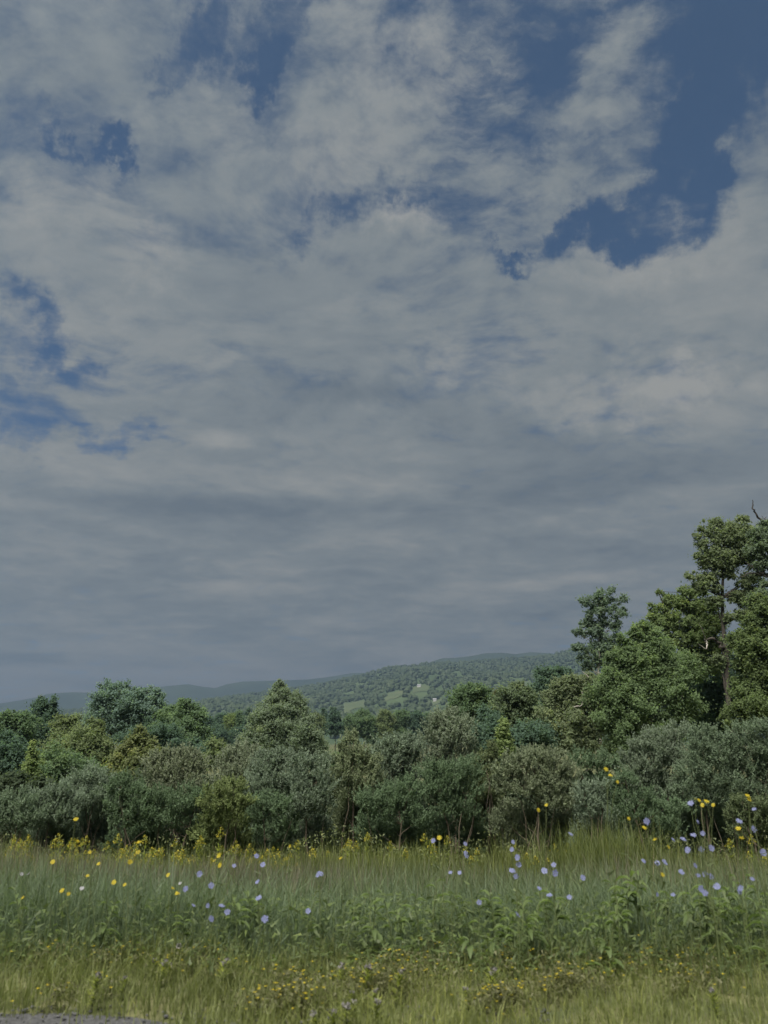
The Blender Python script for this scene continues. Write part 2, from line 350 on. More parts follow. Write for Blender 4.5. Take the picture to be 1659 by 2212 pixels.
FAR_R = [(600, 1560), (800, 1490), (900, 1440), (955, 1421), (985, 1420.5), (1020, 1416), (1048, 1410.5), (1085, 1409), (1115, 1412), (1150, 1408), (1190, 1410), (1300, 1425), (1500, 1470), (1900, 1580)]
v, *_ = hill_heightfield(FAR_L, 4400, 5900, 7000, 2.0, 18.0, 300, 14); b = MB(); b.quads(v, grid_faces(*v.shape[:2])); tag(b.build('ridge', M_RIDGE, smooth=True), kind='structure')
v, *_ = hill_heightfield([(a, b_ - 2) for a, b_ in FAR_R], 3900, 4700, 5600, 3.0, 12.0, 160, 14); b = MB(); b.quads(v, grid_faces(*v.shape[:2])); tag(b.build('ridge', M_RIDGE, smooth=True), kind='structure')
# pastures let into the woods of the hill
FIELDS = [(853, 1498.5, 40, 7), (909, 1486, 34, 8), (767, 1523, 48, 12), (1128, 1476, 40, 7), (942, 1516, 24, 4)]
M_FIELD = plain_mat('pasture', (0.052, 0.073, 0.034), (0.070, 0.086, 0.041), 0.02, 0.95)
fpol = []
for (fx, fy, fw_, fh_) in FIELDS:
    a0, dn = hill_hit(fx, fy + fh_ / 2); _, df = hill_hit(fx, fy - fh_ / 2)
    dn -= 60; hw = fw_ / FPX / 2; fpol.append((a0, dn, df, hw))
    aa = np.linspace(a0 - hw, a0 + hw, 13); tt = np.linspace(0, 1, 9)
    A, T = np.meshgrid(aa, tt); Dd = dn + T * (df - dn) + 14 * np.sin(A * 300) + (A - a0) / hw * 30
    vv = np.stack([np.sin(A) * Dd, np.cos(A) * Dd, hill_z(A.ravel(), Dd.ravel()).reshape(A.shape) + 1.2], -1)
    b = MB(); b.quads(vv, grid_faces(*A.shape)); tag(b.build('pasture', M_FIELD), kind='structure')
# the woods: one rounded crown per tree
n = 12000
a_ = rng.uniform(haz[8], haz[-20], n); d_ = 1350 + 2330 * rng.uniform(0, 1, n) ** 0.8
keep = np.ones(n, bool)
for (a0, dn, df, hw) in fpol: keep &= ~((np.abs(a_ - a0) < hw * 1.05) & (d_ > dn - 130) & (d_ < df + 10))
a_, d_ = a_[keep], d_[keep]; n = len(a_)
z_ = hill_z(a_, d_); r_ = rng.uniform(6, 10.5, n)
patch = 0.5 + 0.25 * np.sin(a_ * 60 + d_ * .006) + 0.25 * np.sin(a_ * 130 - d_ * .011 + 1)
b = MB(); ico_scatter(b, np.stack([np.sin(a_) * d_, np.cos(a_) * d_, z_ + r_ * .45], -1), np.stack([r_, r_, r_ * rng.uniform(.75, 1.05, n)], -1), np.clip(0.3 * rng.uniform(0, 1, n) + .6 * patch, 0, 1), 0.3)
M_WOODS = petal_mat('woods', (0.034, 0.054, 0.027), (0.066, 0.090, 0.041))
tag(b.build('hillside_woods', M_WOODS, smooth=False), 'broadleaf woods covering the distant hill', kind='stuff')
# two farm buildings on the hill
def farmhouse(px, py, label, cwall, L, W, H):
    a0, dd = hill_hit(px, py); dd += 20
    x, y = math.sin(a0) * dd, math.cos(a0) * dd; z = float(hill_z(np.array([a0]), np.array([dd]))[0]) + 3
    o = thing('farmhouse', (x, y, z), label, 'house')
    b = MB(); h = H
    b.quads([(x - L, y - W, z - 6), (x + L, y - W, z - 6), (x + L, y + W, z - 6), (x - L, y + W, z - 6), (x - L, y - W, z + h), (x + L, y - W, z + h), (x + L, y + W, z + h), (x - L, y + W, z + h)],
            [(0, 1, 5, 4), (1, 2, 6, 5), (2, 3, 7, 6), (3, 0, 4, 7)])
    b.tris([(x - L, y - W, z + h), (x - L, y + W, z + h), (x - L, y, z + h + W * .8), (x + L, y - W, z + h), (x + L, y + W, z + h), (x + L, y, z + h + W * .8)], [(0, 1, 2), (3, 5, 4)])
    b.build('wall', cwall, o)
    b = MB(); e = .8
    b.quads([(x - L - e, y - W - e, z + h - .4), (x + L + e, y - W - e, z + h - .4), (x + L + e, y, z + h + W * .8 + .3), (x - L - e, y, z + h + W * .8 + .3), (x - L - e, y + W + e, z + h - .4), (x + L + e, y + W + e, z + h - .4)],
            [(0, 1, 2, 3), (3, 2, 5, 4)]); b.build('roof', M_ROOF, o)
M_HWALL = plain_mat('white_board', (0.38, 0.38, 0.37), (0.46, 0.46, 0.45), 2)
M_ROOF = plain_mat('grey_roof', (0.20, 0.20, 0.21), (0.28, 0.28, 0.29), 2)
farmhouse(905, 1487, 'tiny pale farmhouse at the edge of the upper hillside pasture', M_HWALL, 5, 3, 3)
farmhouse(939, 1518, 'tiny pale house low on the hill among the woods', M_HWALL, 4, 3, 2.5)

# ------------------------------------------------------------------ trees and shrubs
SUN_V = np.array([math.sin(R(SUN_AZ)) * math.cos(R(SUN_EL)), math.cos(R(SUN_AZ)) * math.cos(R(SUN_EL)), math.sin(R(SUN_EL))])
def unit(v): return v / (np.linalg.norm(v, axis=-1, keepdims=True) + 1e-9)
def bend(p0, p1, n, amp, r):
    t = np.linspace(0, 1, n)[:, None]; L = np.linalg.norm(np.asarray(p1) - p0)
    off = np.cumsum(r.normal(0, 1, (n, 3)), 0); off -= off[0] + (off[-1] - off[0]) * t
    return np.asarray(p0) * (1 - t) + np.asarray(p1) * t + off * amp * L / n
def foliage(mb, lobes, r, lpx, style='leaf', density=1.0, tpx=None, clump=0.36, spread=1.0):
    """lobes: (centre, rx, rz, t). Leaf clumps spread through each lobe, thinner inside, ragged outside."""
    tips = []
    for (c, rx, rz, t) in lobes:
        L0 = lpx / FPX * t
        rc = clump * min(rx, rz) + 0.5 * L0
        ncl = max(6, int(density * 6.0 * (rx * rz) / rc ** 2))
        dv = unit(r.normal(0, 1, (ncl, 3)))
        rad = r.uniform(0.1, 1.0, ncl) ** 0.5 * np.where(r.uniform(0, 1, ncl) < .18, 1.3, 1.0)
        cc = c + dv * rad[:, None] * np.array([rx, rx * .9, rz]) * spread
        tips += list(cc)
        per = max(6, int(1.75 * density ** .3 * (rc * 2) ** 2 / (L0 * L0 * .42)))
        ci = np.repeat(np.arange(ncl), per); N = len(ci)
        sz = (rc * r.uniform(.55, 1.2, ncl))[ci][:, None]
        off = r.normal(0, 1, (N, 3)); off = unit(off) * (np.abs(r.normal(0.62, .28, (N, 1)))) * sz
        off[:, 2] *= .9; stray = r.uniform(0, 1, (N, 1)) < .34; off = np.where(stray, off * r.uniform(1.3, 2.3, (N, 1)), off)
        p = cc[ci] + off
        if style == 'shoot':      # leaves strung along upright shoots that comb out of the top
            ns = max(4, per // 12); 
            si = r.integers(0, ncl * ns, N); k = si // ns
            base = cc[k] + (unit(r.normal(0, 1, (ncl * ns, 3))) * (rc * .6))[si]
            sd = unit(np.stack([r.normal(0, .33, ncl * ns), r.normal(0, .33, ncl * ns), np.ones(ncl * ns)], -1) + .55 * np.repeat(dv, ns, 0))[si]
            sl = (r.uniform(.4, 1.3, ncl * ns) ** 1.6 * rc * 1.5)[si][:, None]
            u_ = r.uniform(0, 1, (N, 1))
            p = base + sd * sl * u_ + unit(r.normal(0, 1, (N, 3))) * L0 * .55 * (1.1 - u_)
            ax = unit(sd * .9 + unit(r.normal(0, 1, (N, 3))) * .8)
            nr = unit(r.normal(0, .38, (N, 3)) + SUN_V * .8 + .35 * dv[ci])
        else:
            out = unit(off)
            ax = unit(r.normal(0, 1, (N, 3)) + out * .5 + np.array([0, 0, -.25]))
            nr = unit(out * .55 + r.normal(0, .30, (N, 3)) + SUN_V * .8)
        Ls = L0 * r.uniform(.65, 1.35, N)
        tone = (r.normal(0, .16, ncl))[ci]
        mb.leaves(p, ax, nr, Ls, Ls * (.42 if style == 'shoot' else .62), np.clip(.45 + tone + r.normal(0, .10, N), 0, 1))
    return tips

def tree(name, label, cat, D, lobes, color, lpx=5.0, style='leaf', density=1.0, bark=None, group=None, base=None, trunk_r=None, seed=0, clump=.36, trunk_pts=None,
         stems=1, twigs=True, depth=0.35, limb_parts=(), crown_name='crown', trunk_name='trunk', mat=None):
    r = np.random.default_rng(abs(seed + int(D * 10) + int(lobes[0][0]) * 7))
    L = []
    for lb_ in lobes:
        px, py, rx, ry = lb_[:4]
        c, t = at(px, py, D + (lb_[4] if len(lb_) > 4 else 0)); c = c + np.array([0, r.uniform(-depth, depth) * rx / FPX * t, 0])
        L.append((c, rx / FPX * t, ry / FPX * t, t))
    wts = np.array([l[1] * l[2] for l in L]); cen = sum(l[0] * w_ for l, w_ in zip(L, wts)) / wts.sum()
    bx = at(base[0] if base else 829.5 + (cen[0] / at(830, 1500, D)[1]) * FPX, 1600, D)[0][0]
    gz = float(ground_z(bx, D)); root = np.array([bx, D, gz])
    o = thing(name, root, label, cat, group)
    mb = MB(); tips = foliage(mb, L, r, lpx, style, density, clump=clump)
    tops = np.array([l[0] for l in L]); topi = int(np.argmax(tops[:, 2])); H = tops[topi][2] + L[topi][2] * .6 - gz
    tr = trunk_r or max(.02, H * 0.013)
    tb = MB()
    lp = []
    if trunk_pts: main = np.array([root - [0, 0, .3]] + [at(a, bb, D)[0] for a, bb in trunk_pts]); main_r = np.linspace(tr, tr * .22, len(main))
    else: main = bend(root - [0, 0, .3], tops[topi] + [0, 0, L[topi][2] * .3], 9, .10, r); main_r = np.linspace(tr, tr * .15, 9)
    if len(main) < 8:
        tt = np.linspace(0, len(main) - 1, 14); main = np.stack([np.interp(tt, np.arange(len(main)), main[:, k]) for k in range(3)], -1); main_r = np.interp(tt, np.arange(len(main_r)), main_r)
    tb.tube(main, main_r, 8)
    for k in range(stems - 1):
        l = L[r.integers(len(L))]; tgt = l[0] + r.normal(0, .3, 3) * np.array([l[1], l[1], l[2]])
        tb.tube(bend(root + np.array([r.normal(0, .25), r.normal(0, .25), -.2]), tgt, 7, .22, r), np.linspace(tr * r.uniform(.4, .9), tr * .12, 7), 5)
    tips = np.array(tips); q = np.cumsum([0] + [0])
    for i, l in enumerate(L):
        if l[0][2] < gz + .3: continue
        zf = l[0][2] - (.55 * math.hypot(l[0][0] - cen[0], l[1] * .3) + l[2] * .5)
        j = int(np.argmin(np.abs(main[:, 2] - zf))); 
        tb.tube(bend(main[j], l[0], 6, .15, r), np.linspace(main_r[j] * .55, tr * .10, 6), 5)
        if twigs:
            dd = np.linalg.norm(tips - l[0], axis=1); idx = np.argsort(dd)[:14]
            for ii in idx[::2]: tb.tube(bend(l[0], tips[ii], 4, .2, r), np.linspace(tr * .13, tr * .04, 4), 3)
    k_ = (1.12, 1.22, 1.30) if style == 'shoot' else (1.26, 1.34, 1.45)
    mb.build(crown_name, mat or (M_SHRUB if style == 'shoot' else M_LEAF), o, color=tuple(a * b for a, b in zip(color, k_)))
    tb.build(trunk_name, bark or M_BARK, o, smooth=True)
    for (pts, r0, nm, lab, bm) in limb_parts:
        lb = MB(); pp = np.array([at(a, bb, D)[0] + np.array([0, dy, 0]) for a, bb, dy in pts]); tt = np.linspace(0, len(pp) - 1, max(6, 3 * len(pp)))
        pp = np.stack([np.interp(tt, np.arange(len(pp)), pp[:, k]) for k in range(3)], -1); pp[1:-1] += r.normal(0, r0 * .5, (len(pp) - 2, 3))
        lb.tube(pp, np.linspace(r0, r0 * .25, len(pp)), 6)
        lo = lb.build(nm, bm, o, smooth=True)
        if lab: lo['label'] = lab
    return o

G_FAR = 'trees of the far wood across the field'; G_L = 'trees behind the shrubs on the left'; G_R = 'trees rising on the right'; G_S = 'silvery shrubs edging the meadow'
DARK, MID, OLIVE, LIGHT, BLUEG = (.072, .106, .072), (.098, .136, .072), (.125, .148, .070), (.140, .172, .066), (.116, .158, .124)
# --- the wood across the field
wood = [  # centre x, top y, half width, D, colour, pine?, label
    (-40, 1548, 26, 290, MID, 0, 'round far tree at the left edge of the distant wood'), (14, 1541, 22, 285, OLIVE, 0, 'olive far tree at the far left, below the blue ridge'),
    (58, 1546, 20, 280, MID, 0, 'low far tree left of the dark ragged tree'), (120, 1545, 22, 290, MID, 0, 'far tree right of the dark ragged tree'), (168, 1545, 22, 285, OLIVE, 0, 'far olive tree left of the broad twin-topped tree'),
    (448, 1550, 18, 275, DARK, 0, 'small dark far tree beside the green rounded tree on the left'), (480, 1540, 17, 290, DARK, 0, 'dark far tree left of the yellowish far crown'),
    (496, 1543, 12, 270, LIGHT, 0, 'yellowish round crown in the far wood left of the tall pale tree'), (512, 1537, 18, 295, MID, 0, 'far tree behind the yellowish round crown'),
    (536, 1529, 9, 285, DARK, 1, 'slim dark spruce left of the tall pale tree'), (555, 1548, 20, 290, MID, 0, 'low far tree touching the left side of the tall pale tree'),
    (470, 1566, 22, 250, DARK, 0, 'dark low tree in front of the far wood, left part'), (518, 1572, 26, 250, DARK, 0, 'dark low tree in front of the slim spruce'),
    (682, 1541, 18, 285, OLIVE, 0, 'olive far tree right of the tall pale tree'), (700, 1530, 10, 295, DARK, 1, 'small dark pine peeking behind the tall layered pine'),
    (724, 1528, 20, 270, DARK, 1, 'tall dark pine with layered boughs in the far wood'), (756, 1545, 15, 290, MID, 0, 'low far tree right of the tall layered pine'),
    (784, 1533, 20, 275, MID, 0, 'round-topped far tree with pale trunks below'), (806, 1545, 14, 285, MID, 0, 'narrow far tree between two rounded ones'),
    (834, 1535, 18, 275, OLIVE, 0, 'olive round far tree in the middle of the wood'), (866, 1533, 20, 280, MID, 0, 'broad far tree right of the middle of the wood'),
    (898, 1536, 18, 280, DARK, 0, 'dark far tree left of the tall grey shrub'), (925, 1541, 18, 285, MID, 0, 'far tree half hidden by the tall grey shrub'), (960, 1538, 20, 290, MID, 0, 'far tree behind the tall grey shrub')]
for i, (x, ty, hw, D, c, pine, lab) in enumerate(wood):
    if pine:
        lob = []; hgt = 1606 - ty
        for k in range(7):
            f = k / 6; wd = hw * (.35 + .75 * f ** .8) * (1 if k < 5 else .8); lob.append((x + rng.uniform(-.25, .25) * hw, ty + 4 + f * hgt * .62, wd, 4.2))
        tree('pine_tree', lab, 'pine', D, lob, c, 2.6, density=1.6, group=G_FAR, bark=M_BARK, seed=i, clump=.55, twigs=False)
    else:
        lob = [(x, ty + 11, hw * .72, 11), (x - hw * .45, ty + 20, hw * .6, 13), (x + hw * .45, ty + 19, hw * .62, 12), (x, ty + 30, hw * .9, 14), (x, ty + 50, hw * .9, 12)]
        tree('far_tree', lab, 'tree', D, lob, c, 2.8, density=1.3, group=G_FAR, bark=M_PALEBARK if i % 3 else M_BARK, seed=i, twigs=False, trunk_r=.22, stems=2)
# --- left
T = lambda *a, **k: tree(*a, **k)
T('tree', 'dark ragged tree with a knobbly split top at the far left', 'tree', 70, [(86, 1516, 6, 14), (97, 1520, 10, 10), (117, 1518, 8, 14), (84, 1532, 14, 14), (104, 1536, 18, 14), (80, 1560, 26, 24), (110, 1566, 26, 24), (90, 1600, 40, 34)], DARK, 4.4, group=G_L, clump=.42, seed=1,
  limb_parts=[([(86, 1530, 0), (87, 1516, 0), (86, 1502, 0)], .16, 'snag', 'bare broken top', M_BARK)])
T('tree', 'broad twin-topped grey-green tree standing tallest on the left', 'tree', 75, [(230, 1488, 15, 15), (264, 1489, 20, 15), (250, 1505, 42, 20), (310, 1497, 34, 16), (342, 1502, 14, 14), (220, 1518, 25, 22), (280, 1525, 55, 28), (330, 1520, 26, 24), (225, 1555, 42, 34), (290, 1560, 60, 36), (335, 1550, 30, 30)], BLUEG, 4.6, group=G_L, clump=.30, seed=2)
T('tree', 'bright rounded green tree right of the broad twin-topped tree', 'tree', 65, [(400, 1522, 17, 13), (392, 1538, 32, 18), (365, 1545, 26, 22), (415, 1552, 30, 24), (385, 1575, 55, 30), (430, 1590, 26, 28), (400, 1608, 50, 26), (350, 1590, 36, 34)], MID, 4.8, group=G_L, seed=3)
T('tree', 'olive tree with a yellowish crown in front of the broad twin-topped tree', 'tree', 52, [(204, 1566, 16, 13), (200, 1585, 26, 20), (182, 1592, 24, 24), (205, 1615, 38, 30), (165, 1625, 40, 34), (215, 1645, 40, 30)], OLIVE, 4.8, group=G_L, seed=4)
T('tree', 'olive bush-like tree right beside the dark ragged tree', 'tree', 62, [(148, 1553, 18, 13), (140, 1572, 26, 20), (150, 1600, 36, 30), (120, 1640, 40, 40)], OLIVE, 4.6, group=G_L, seed=5)
T('tree', 'low round dull green tree at the left edge below the blue ridge', 'tree', 66, [(28, 1548, 28, 12), (10, 1565, 40, 22), (48, 1570, 30, 26), (10, 1600, 44, 34), (-30, 1580, 40, 40)], MID, 4.8, group=G_L, seed=6)
T('tree', 'dark shaded tree at the left edge under the low round one', 'tree', 42, [(10, 1625, 34, 34), (40, 1640, 32, 36), (-20, 1650, 40, 50), (20, 1680, 46, 40), (60, 1670, 30, 50)], DARK, 5.0, group=G_L, seed=7)
T('tree', 'dark green low tree behind the small pointed sapling', 'tree', 40, [(120, 1655, 40, 36), (160, 1660, 40, 34), (140, 1690, 50, 34), (200, 1680, 40, 30)], MID, 5.0, group=G_L, seed=8)
T('sapling', 'small pointed yellow-green sapling near the left edge', 'tree', 29, [(72, 1612, 7, 9), (72, 1628, 12, 12), (68, 1648, 17, 15), (66, 1670, 19, 18), (70, 1695, 28, 20), (58, 1715, 34, 20)], LIGHT, 5.4, group=G_L, seed=9)
T('tree', 'small olive tree with drooping narrow leaves rising above the left shrubs', 'tree', 33, [(300, 1577, 9, 9), (303, 1592, 18, 12), (285, 1606, 22, 13), (318, 1608, 22, 16), (268, 1622, 20, 12), (300, 1632, 40, 20), (255, 1640, 18, 14), (285, 1660, 48, 24), (340, 1640, 30, 26), (330, 1670, 40, 26)], (.118, .130, .058), 6.2, group=G_L, seed=10)
T('tree', 'dark tree behind the shrubs between the twin-topped and the rounded green tree', 'tree', 58, [(340, 1590, 36, 30), (300, 1600, 40, 30), (370, 1615, 40, 26), (430, 1625, 36, 26)], DARK, 4.8, group=G_L, seed=11)
T('tree', 'low olive tree between the rounded green tree and the tall pale tree', 'tree', 50, [(468, 1612, 22, 14), (480, 1630, 30, 18), (455, 1640, 26, 20)], OLIVE, 4.8, group=G_L, seed=12)
T('aspen_tree', 'tall pale conical tree standing alone left of the middle', 'tree', 60, [(604, 1476, 8, 8), (604, 1490, 14, 12), (618, 1502, 16, 14), (590, 1505, 18, 16), (640, 1512, 16, 16), (605, 1522, 36, 20), (575, 1535, 20, 20), (645, 1535, 20, 20), (600, 1550, 48, 26), (560, 1570, 26, 24), (655, 1565, 26, 26), (610, 1585, 62, 30), (680, 1600, 28, 24), (545, 1600, 28, 22), (600, 1620, 76, 26), (670, 1625, 40, 20)], (.140, .168, .108), 4.0, density=1.15, group=G_L, bark=M_PALEBARK, seed=13, stems=4)
# --- right
T('tree', 'round dull green tree right of the tall grey shrub', 'tree', 56, [(1020, 1488, 26, 11), (1008, 1500, 34, 18), (1045, 1505, 24, 20), (1000, 1522, 32, 22), (1030, 1528, 42, 24), (1062, 1525, 18, 22), (1035, 1555, 48, 26), (1000, 1560, 34, 30)], MID, 4.6, group=G_R, seed=14)
T('tree', 'dark round-topped tree overlapping the hill right of the middle', 'tree', 62, [(1196, 1448, 36, 10), (1178, 1460, 20, 12), (1215, 1460, 22, 12), (1185, 1476, 36, 18), (1170, 1500, 30, 28), (1180, 1530, 36, 30)], DARK, 4.6, group=G_R, seed=15, density=1.2)
T('tree', 'olive-grey tree left below the dark round-topped one', 'tree', 46, [(1115, 1484, 16, 11), (1130, 1492, 22, 14), (1100, 1503, 28, 18), (1135, 1512, 30, 22), (1085, 1530, 24, 24), (1115, 1545, 46, 28), (1150, 1545, 30, 30), (1095, 1570, 26, 24)], (.108, .134, .074), 4.8, group=G_R, seed=16)
T('tree', 'small orange-tinged tree in the gap between the two round trees', 'tree', 60, [(1074, 1500, 10, 9), (1072, 1520, 16, 16), (1075, 1545, 18, 22)], (.085, .085, .035), 4.6, group=G_R, seed=17)
T('tree', 'dark low tree behind the rounded shrub in the right half', 'tree', 36, [(1140, 1590, 40, 30), (1165, 1600, 34, 36), (1120, 1615, 34, 26), (1065, 1590, 22, 34)], DARK, 5.2, group=G_R, seed=18)
T('tree', 'low green bush seen through the dip between the middle shrubs', 'tree', 75, [(735, 1634, 30, 13), (770, 1632, 30, 13), (700, 1636, 30, 13), (750, 1655, 60, 12), (810, 1634, 34, 14)], MID, 4.6, group=G_R, seed=28)
T('tree', 'dark tree filling the gap right of the tall grey shrub', 'tree', 44, [(1060, 1555, 24, 24), (1062, 1600, 30, 30), (1040, 1590, 30, 30), (1085, 1640, 40, 24)], DARK, 5.0, group=G_R, seed=29)
T('sapling', 'narrow yellow-green sapling in the dark gap between the round trees', 'tree', 31, [(1087, 1562, 9, 11), (1085, 1580, 13, 15), (1088, 1600, 16, 16), (1095, 1620, 20, 16)], LIGHT, 5.0, group=G_R, seed=19)
T('aspen_tree', 'airy lone tree with round leaves and sky showing through beside the hill end', 'tree', 50, [(1322, 1276, 8, 8), (1298, 1286, 20, 11), (1270, 1297, 18, 12), (1312, 1304, 28, 14), (1345, 1294, 10, 9), (1290, 1322, 26, 13), (1330, 1322, 22, 12), (1265, 1345, 16, 12), (1300, 1347, 26, 14), (1333, 1350, 14, 12), (1248, 1366, 12, 8), (1280, 1368, 24, 12), (1320, 1378, 24, 14), (1255, 1398, 20, 10), (1290, 1400, 26, 14), (1330, 1402, 18, 16), (1262, 1424, 14, 10), (1300, 1425, 24, 14), (1275, 1440, 14, 8), (1320, 1430, 18, 12)], (.110, .142, .100), 5.0, density=.85, clump=.40, group=G_R, bark=M_PALEBARK, seed=20,
  base=(1296, 1500), trunk_pts=[(1290, 1500), (1292, 1455), (1295, 1400), (1292, 1340), (1300, 1290)], trunk_r=.10, depth=.2)
T('tree', 'olive tree tangled with dead grey twigs below the airy lone tree', 'tree', 40, [(1240, 1468, 30, 11), (1275, 1466, 26, 12), (1210, 1482, 24, 14), (1250, 1490, 40, 18), (1195, 1510, 22, 20), (1235, 1520, 46, 24), (1280, 1512, 36, 26), (1185, 1545, 26, 26), (1230, 1560, 50, 30), (1285, 1560, 44, 34), (1200, 1590, 40, 30), (1265, 1600, 50, 30)], (.130, .150, .082), 4.8, group=G_R, seed=21, stems=4,
  limb_parts=[([(1225, 1530, -1.5), (1238, 1528, -1.7), (1246, 1510, -1.6), (1240, 1496, -1.5)], .03, 'dead_branch', 'bare grey dead branch', M_PALEBARK), ([(1290, 1560, -1.6), (1300, 1535, -1.8), (1296, 1515, -1.6)], .025, 'dead_branch', 'bare grey dead branch', M_PALEBARK),
              ([(1260, 1466, -1), (1246, 1452, -1)], .03, 'dead_branch', 'bare grey dead branch', M_PALEBARK), ([(1290, 1462, -1), (1272, 1453, -1)], .03, 'dead_branch', 'bare grey dead branch', M_PALEBARK)])
T('tree', 'large light green tree left of the tall trunk on the right', 'tree', 38, [(1392, 1352, 14, 10), (1370, 1366, 18, 12), (1410, 1364, 22, 14), (1385, 1385, 34, 18), (1360, 1405, 26, 20), (1420, 1395, 30, 22), (1390, 1425, 44, 26), (1350, 1450, 36, 28), (1440, 1435, 34, 30), (1400, 1470, 52, 32), (1340, 1500, 40, 32), (1450, 1490, 40, 34), (1390, 1530, 60, 34), (1470, 1540, 40, 34), (1330, 1560, 44, 34), (1420, 1580, 60, 34), (1350, 1610, 50, 30), (1345, 1380, 16, 10), (1330, 1420, 24, 16), (1315, 1460, 28, 20), (1300, 1500, 34, 24), (1420, 1440, 60, 40), (1480, 1440, 40, 34)], (.112, .148, .070), 4.8, group=G_R, seed=22, stems=3)
T('tree', 'dark green tree with twig tips reaching left toward the airy lone tree', 'tree', 47, [(1422, 1280, 7, 5), (1408, 1306, 7, 4), (1404, 1332, 8, 4), (1440, 1290, 10, 9), (1480, 1280, 18, 11), (1510, 1282, 18, 12), (1460, 1300, 30, 14), (1430, 1318, 22, 13), (1495, 1312, 36, 20), (1535, 1310, 22, 18), (1420, 1340, 22, 16), (1460, 1345, 40, 22), (1515, 1350, 40, 26), (1490, 1390, 46, 28), (1540, 1390, 26, 24), (1500, 1430, 44, 30), (1400, 1360, 30, 18), (1430, 1385, 40, 22), (1545, 1345, 26, 20), (1530, 1430, 34, 30)], (.108, .136, .056), 5.4, group=G_R, seed=23, density=1.05)
T('tree', 'tallest tree with a dark bare trunk and arched low limb on the right', 'tree', 43, [(1551, 1128, 9, 9), (1515, 1144, 9, 8), (1505, 1160, 10, 8), (1536, 1154, 12, 14), (1572, 1136, 14, 12), (1592, 1146, 18, 14), (1520, 1178, 18, 12), (1560, 1168, 22, 16), (1598, 1172, 24, 18), (1514, 1202, 16, 11), (1545, 1196, 22, 14), (1585, 1198, 30, 18), (1522, 1222, 18, 11), (1560, 1222, 24, 14), (1612, 1210, 18, 14), (1490, 1244, 12, 9), (1530, 1245, 20, 10), (1570, 1240, 18, 12), (1516, 1268, 18, 10), (1548, 1272, 12, 9), (1606, 1262, 16, 9), (1590, 1282, 14, 8), (1628, 1272, 18, 9), (1612, 1300, 16, 10), (1582, 1294, 10, 7), (1604, 1118, 14, 8), (1598, 1330, 20, 12), (1620, 1322, 16, 14), (1540, 1130, 16, 12), (1575, 1155, 34, 24), (1612, 1150, 26, 20), (1560, 1205, 40, 26), (1618, 1190, 26, 18), (1625, 1245, 24, 14), (1520, 1255, 26, 14), (1612, 1285, 30, 16), (1545, 1300, 20, 12), (1588, 1380, 22, 14), (1552, 1425, 18, 14), (1570, 1335, 16, 10)],
  (.120, .142, .074), 5.2, density=.95, clump=.42, group=G_R, seed=24, depth=.2, base=(1580, 1560), trunk_r=.155,
  trunk_pts=[(1572, 1500), (1568, 1420), (1562, 1350), (1560, 1290), (1562, 1240), (1566, 1190), (1560, 1140)],
  limb_parts=[([(1572, 1440, 0), (1562, 1402, -.2), (1545, 1386, -.3), (1530, 1381, -.4), (1517, 1388, -.5)], .15, 'limb', 'dark arched low limb', M_BARK),
              ([(1517, 1388, -.5), (1505, 1392, -1.2), (1495, 1389, -1.9), (1486, 1380, -2.2), (1474, 1360, -2.4)], .05, 'dead_branch', 'bare pale twig', M_PALEBARK), ([(1500, 1392, -1.6), (1494, 1406, -2.2), (1486, 1412, -2.4), (1470, 1402, -2.5)], .045, 'dead_branch', 'bare pale twig', M_PALEBARK),
              ([(1561, 1275, 0), (1548, 1248, 0), (1530, 1228, 0)], .07, 'limb', None, M_BARK), ([(1562, 1290, 0), (1590, 1268, 0), (1612, 1255, 0)], .05, 'limb', None, M_BARK)])
T('tree', 'tree at the right edge with a dark spreading limb and bare forked top', 'tree', 41, [(1640, 1150, 18, 12), (1664, 1140, 20, 14), (1650, 1175, 24, 16), (1690, 1170, 34, 26), (1635, 1196, 16, 10), (1665, 1205, 22, 12), (1700, 1215, 36, 20), (1640, 1225, 14, 7), (1652, 1262, 16, 8), (1700, 1260, 34, 20), (1648, 1130, 10, 8), (1650, 1155, 30, 20), (1640, 1185, 26, 18), (1655, 1215, 30, 16), (1645, 1290, 26, 18)], (.105, .132, .080), 5.0, density=.8, clump=.42, group=G_R, seed=25, depth=.2, base=(1735, 1600), trunk_r=.26,
  trunk_pts=[(1735, 1500), (1728, 1400), (1715, 1300), (1700, 1230), (1685, 1180)],
  limb_parts=[([(1712, 1280, 0), (1680, 1246, 0), (1650, 1240, 0), (1630, 1230, 0), (1613, 1215, 0)], .13, 'limb', 'dark bare spreading limb', M_BARK), ([(1690, 1250, 0), (1650, 1242, 0), (1622, 1238, 0), (1600, 1246, 0)], .07, 'limb', 'dark bare spreading limb', M_BARK), ([(1647, 1241, 0), (1650, 1220, 0), (1658, 1200, 0)], .05, 'limb', None, M_BARK),
              ([(1680, 1175, 0), (1655, 1136, 0), (1640, 1120, 0), (1630, 1106, 0), (1624, 1097, 0), (1627, 1088, 0), (1625, 1080, 0)], .075, 'dead_branch', 'bare forked dead top', M_BARK), ([(1656, 1136, 0), (1652, 1120, 0), (1645, 1114, 0)], .03, 'dead_branch', None, M_BARK), ([(1651, 1122, 0), (1656, 1115, 0)], .02, 'dead_branch', None, M_BARK)])
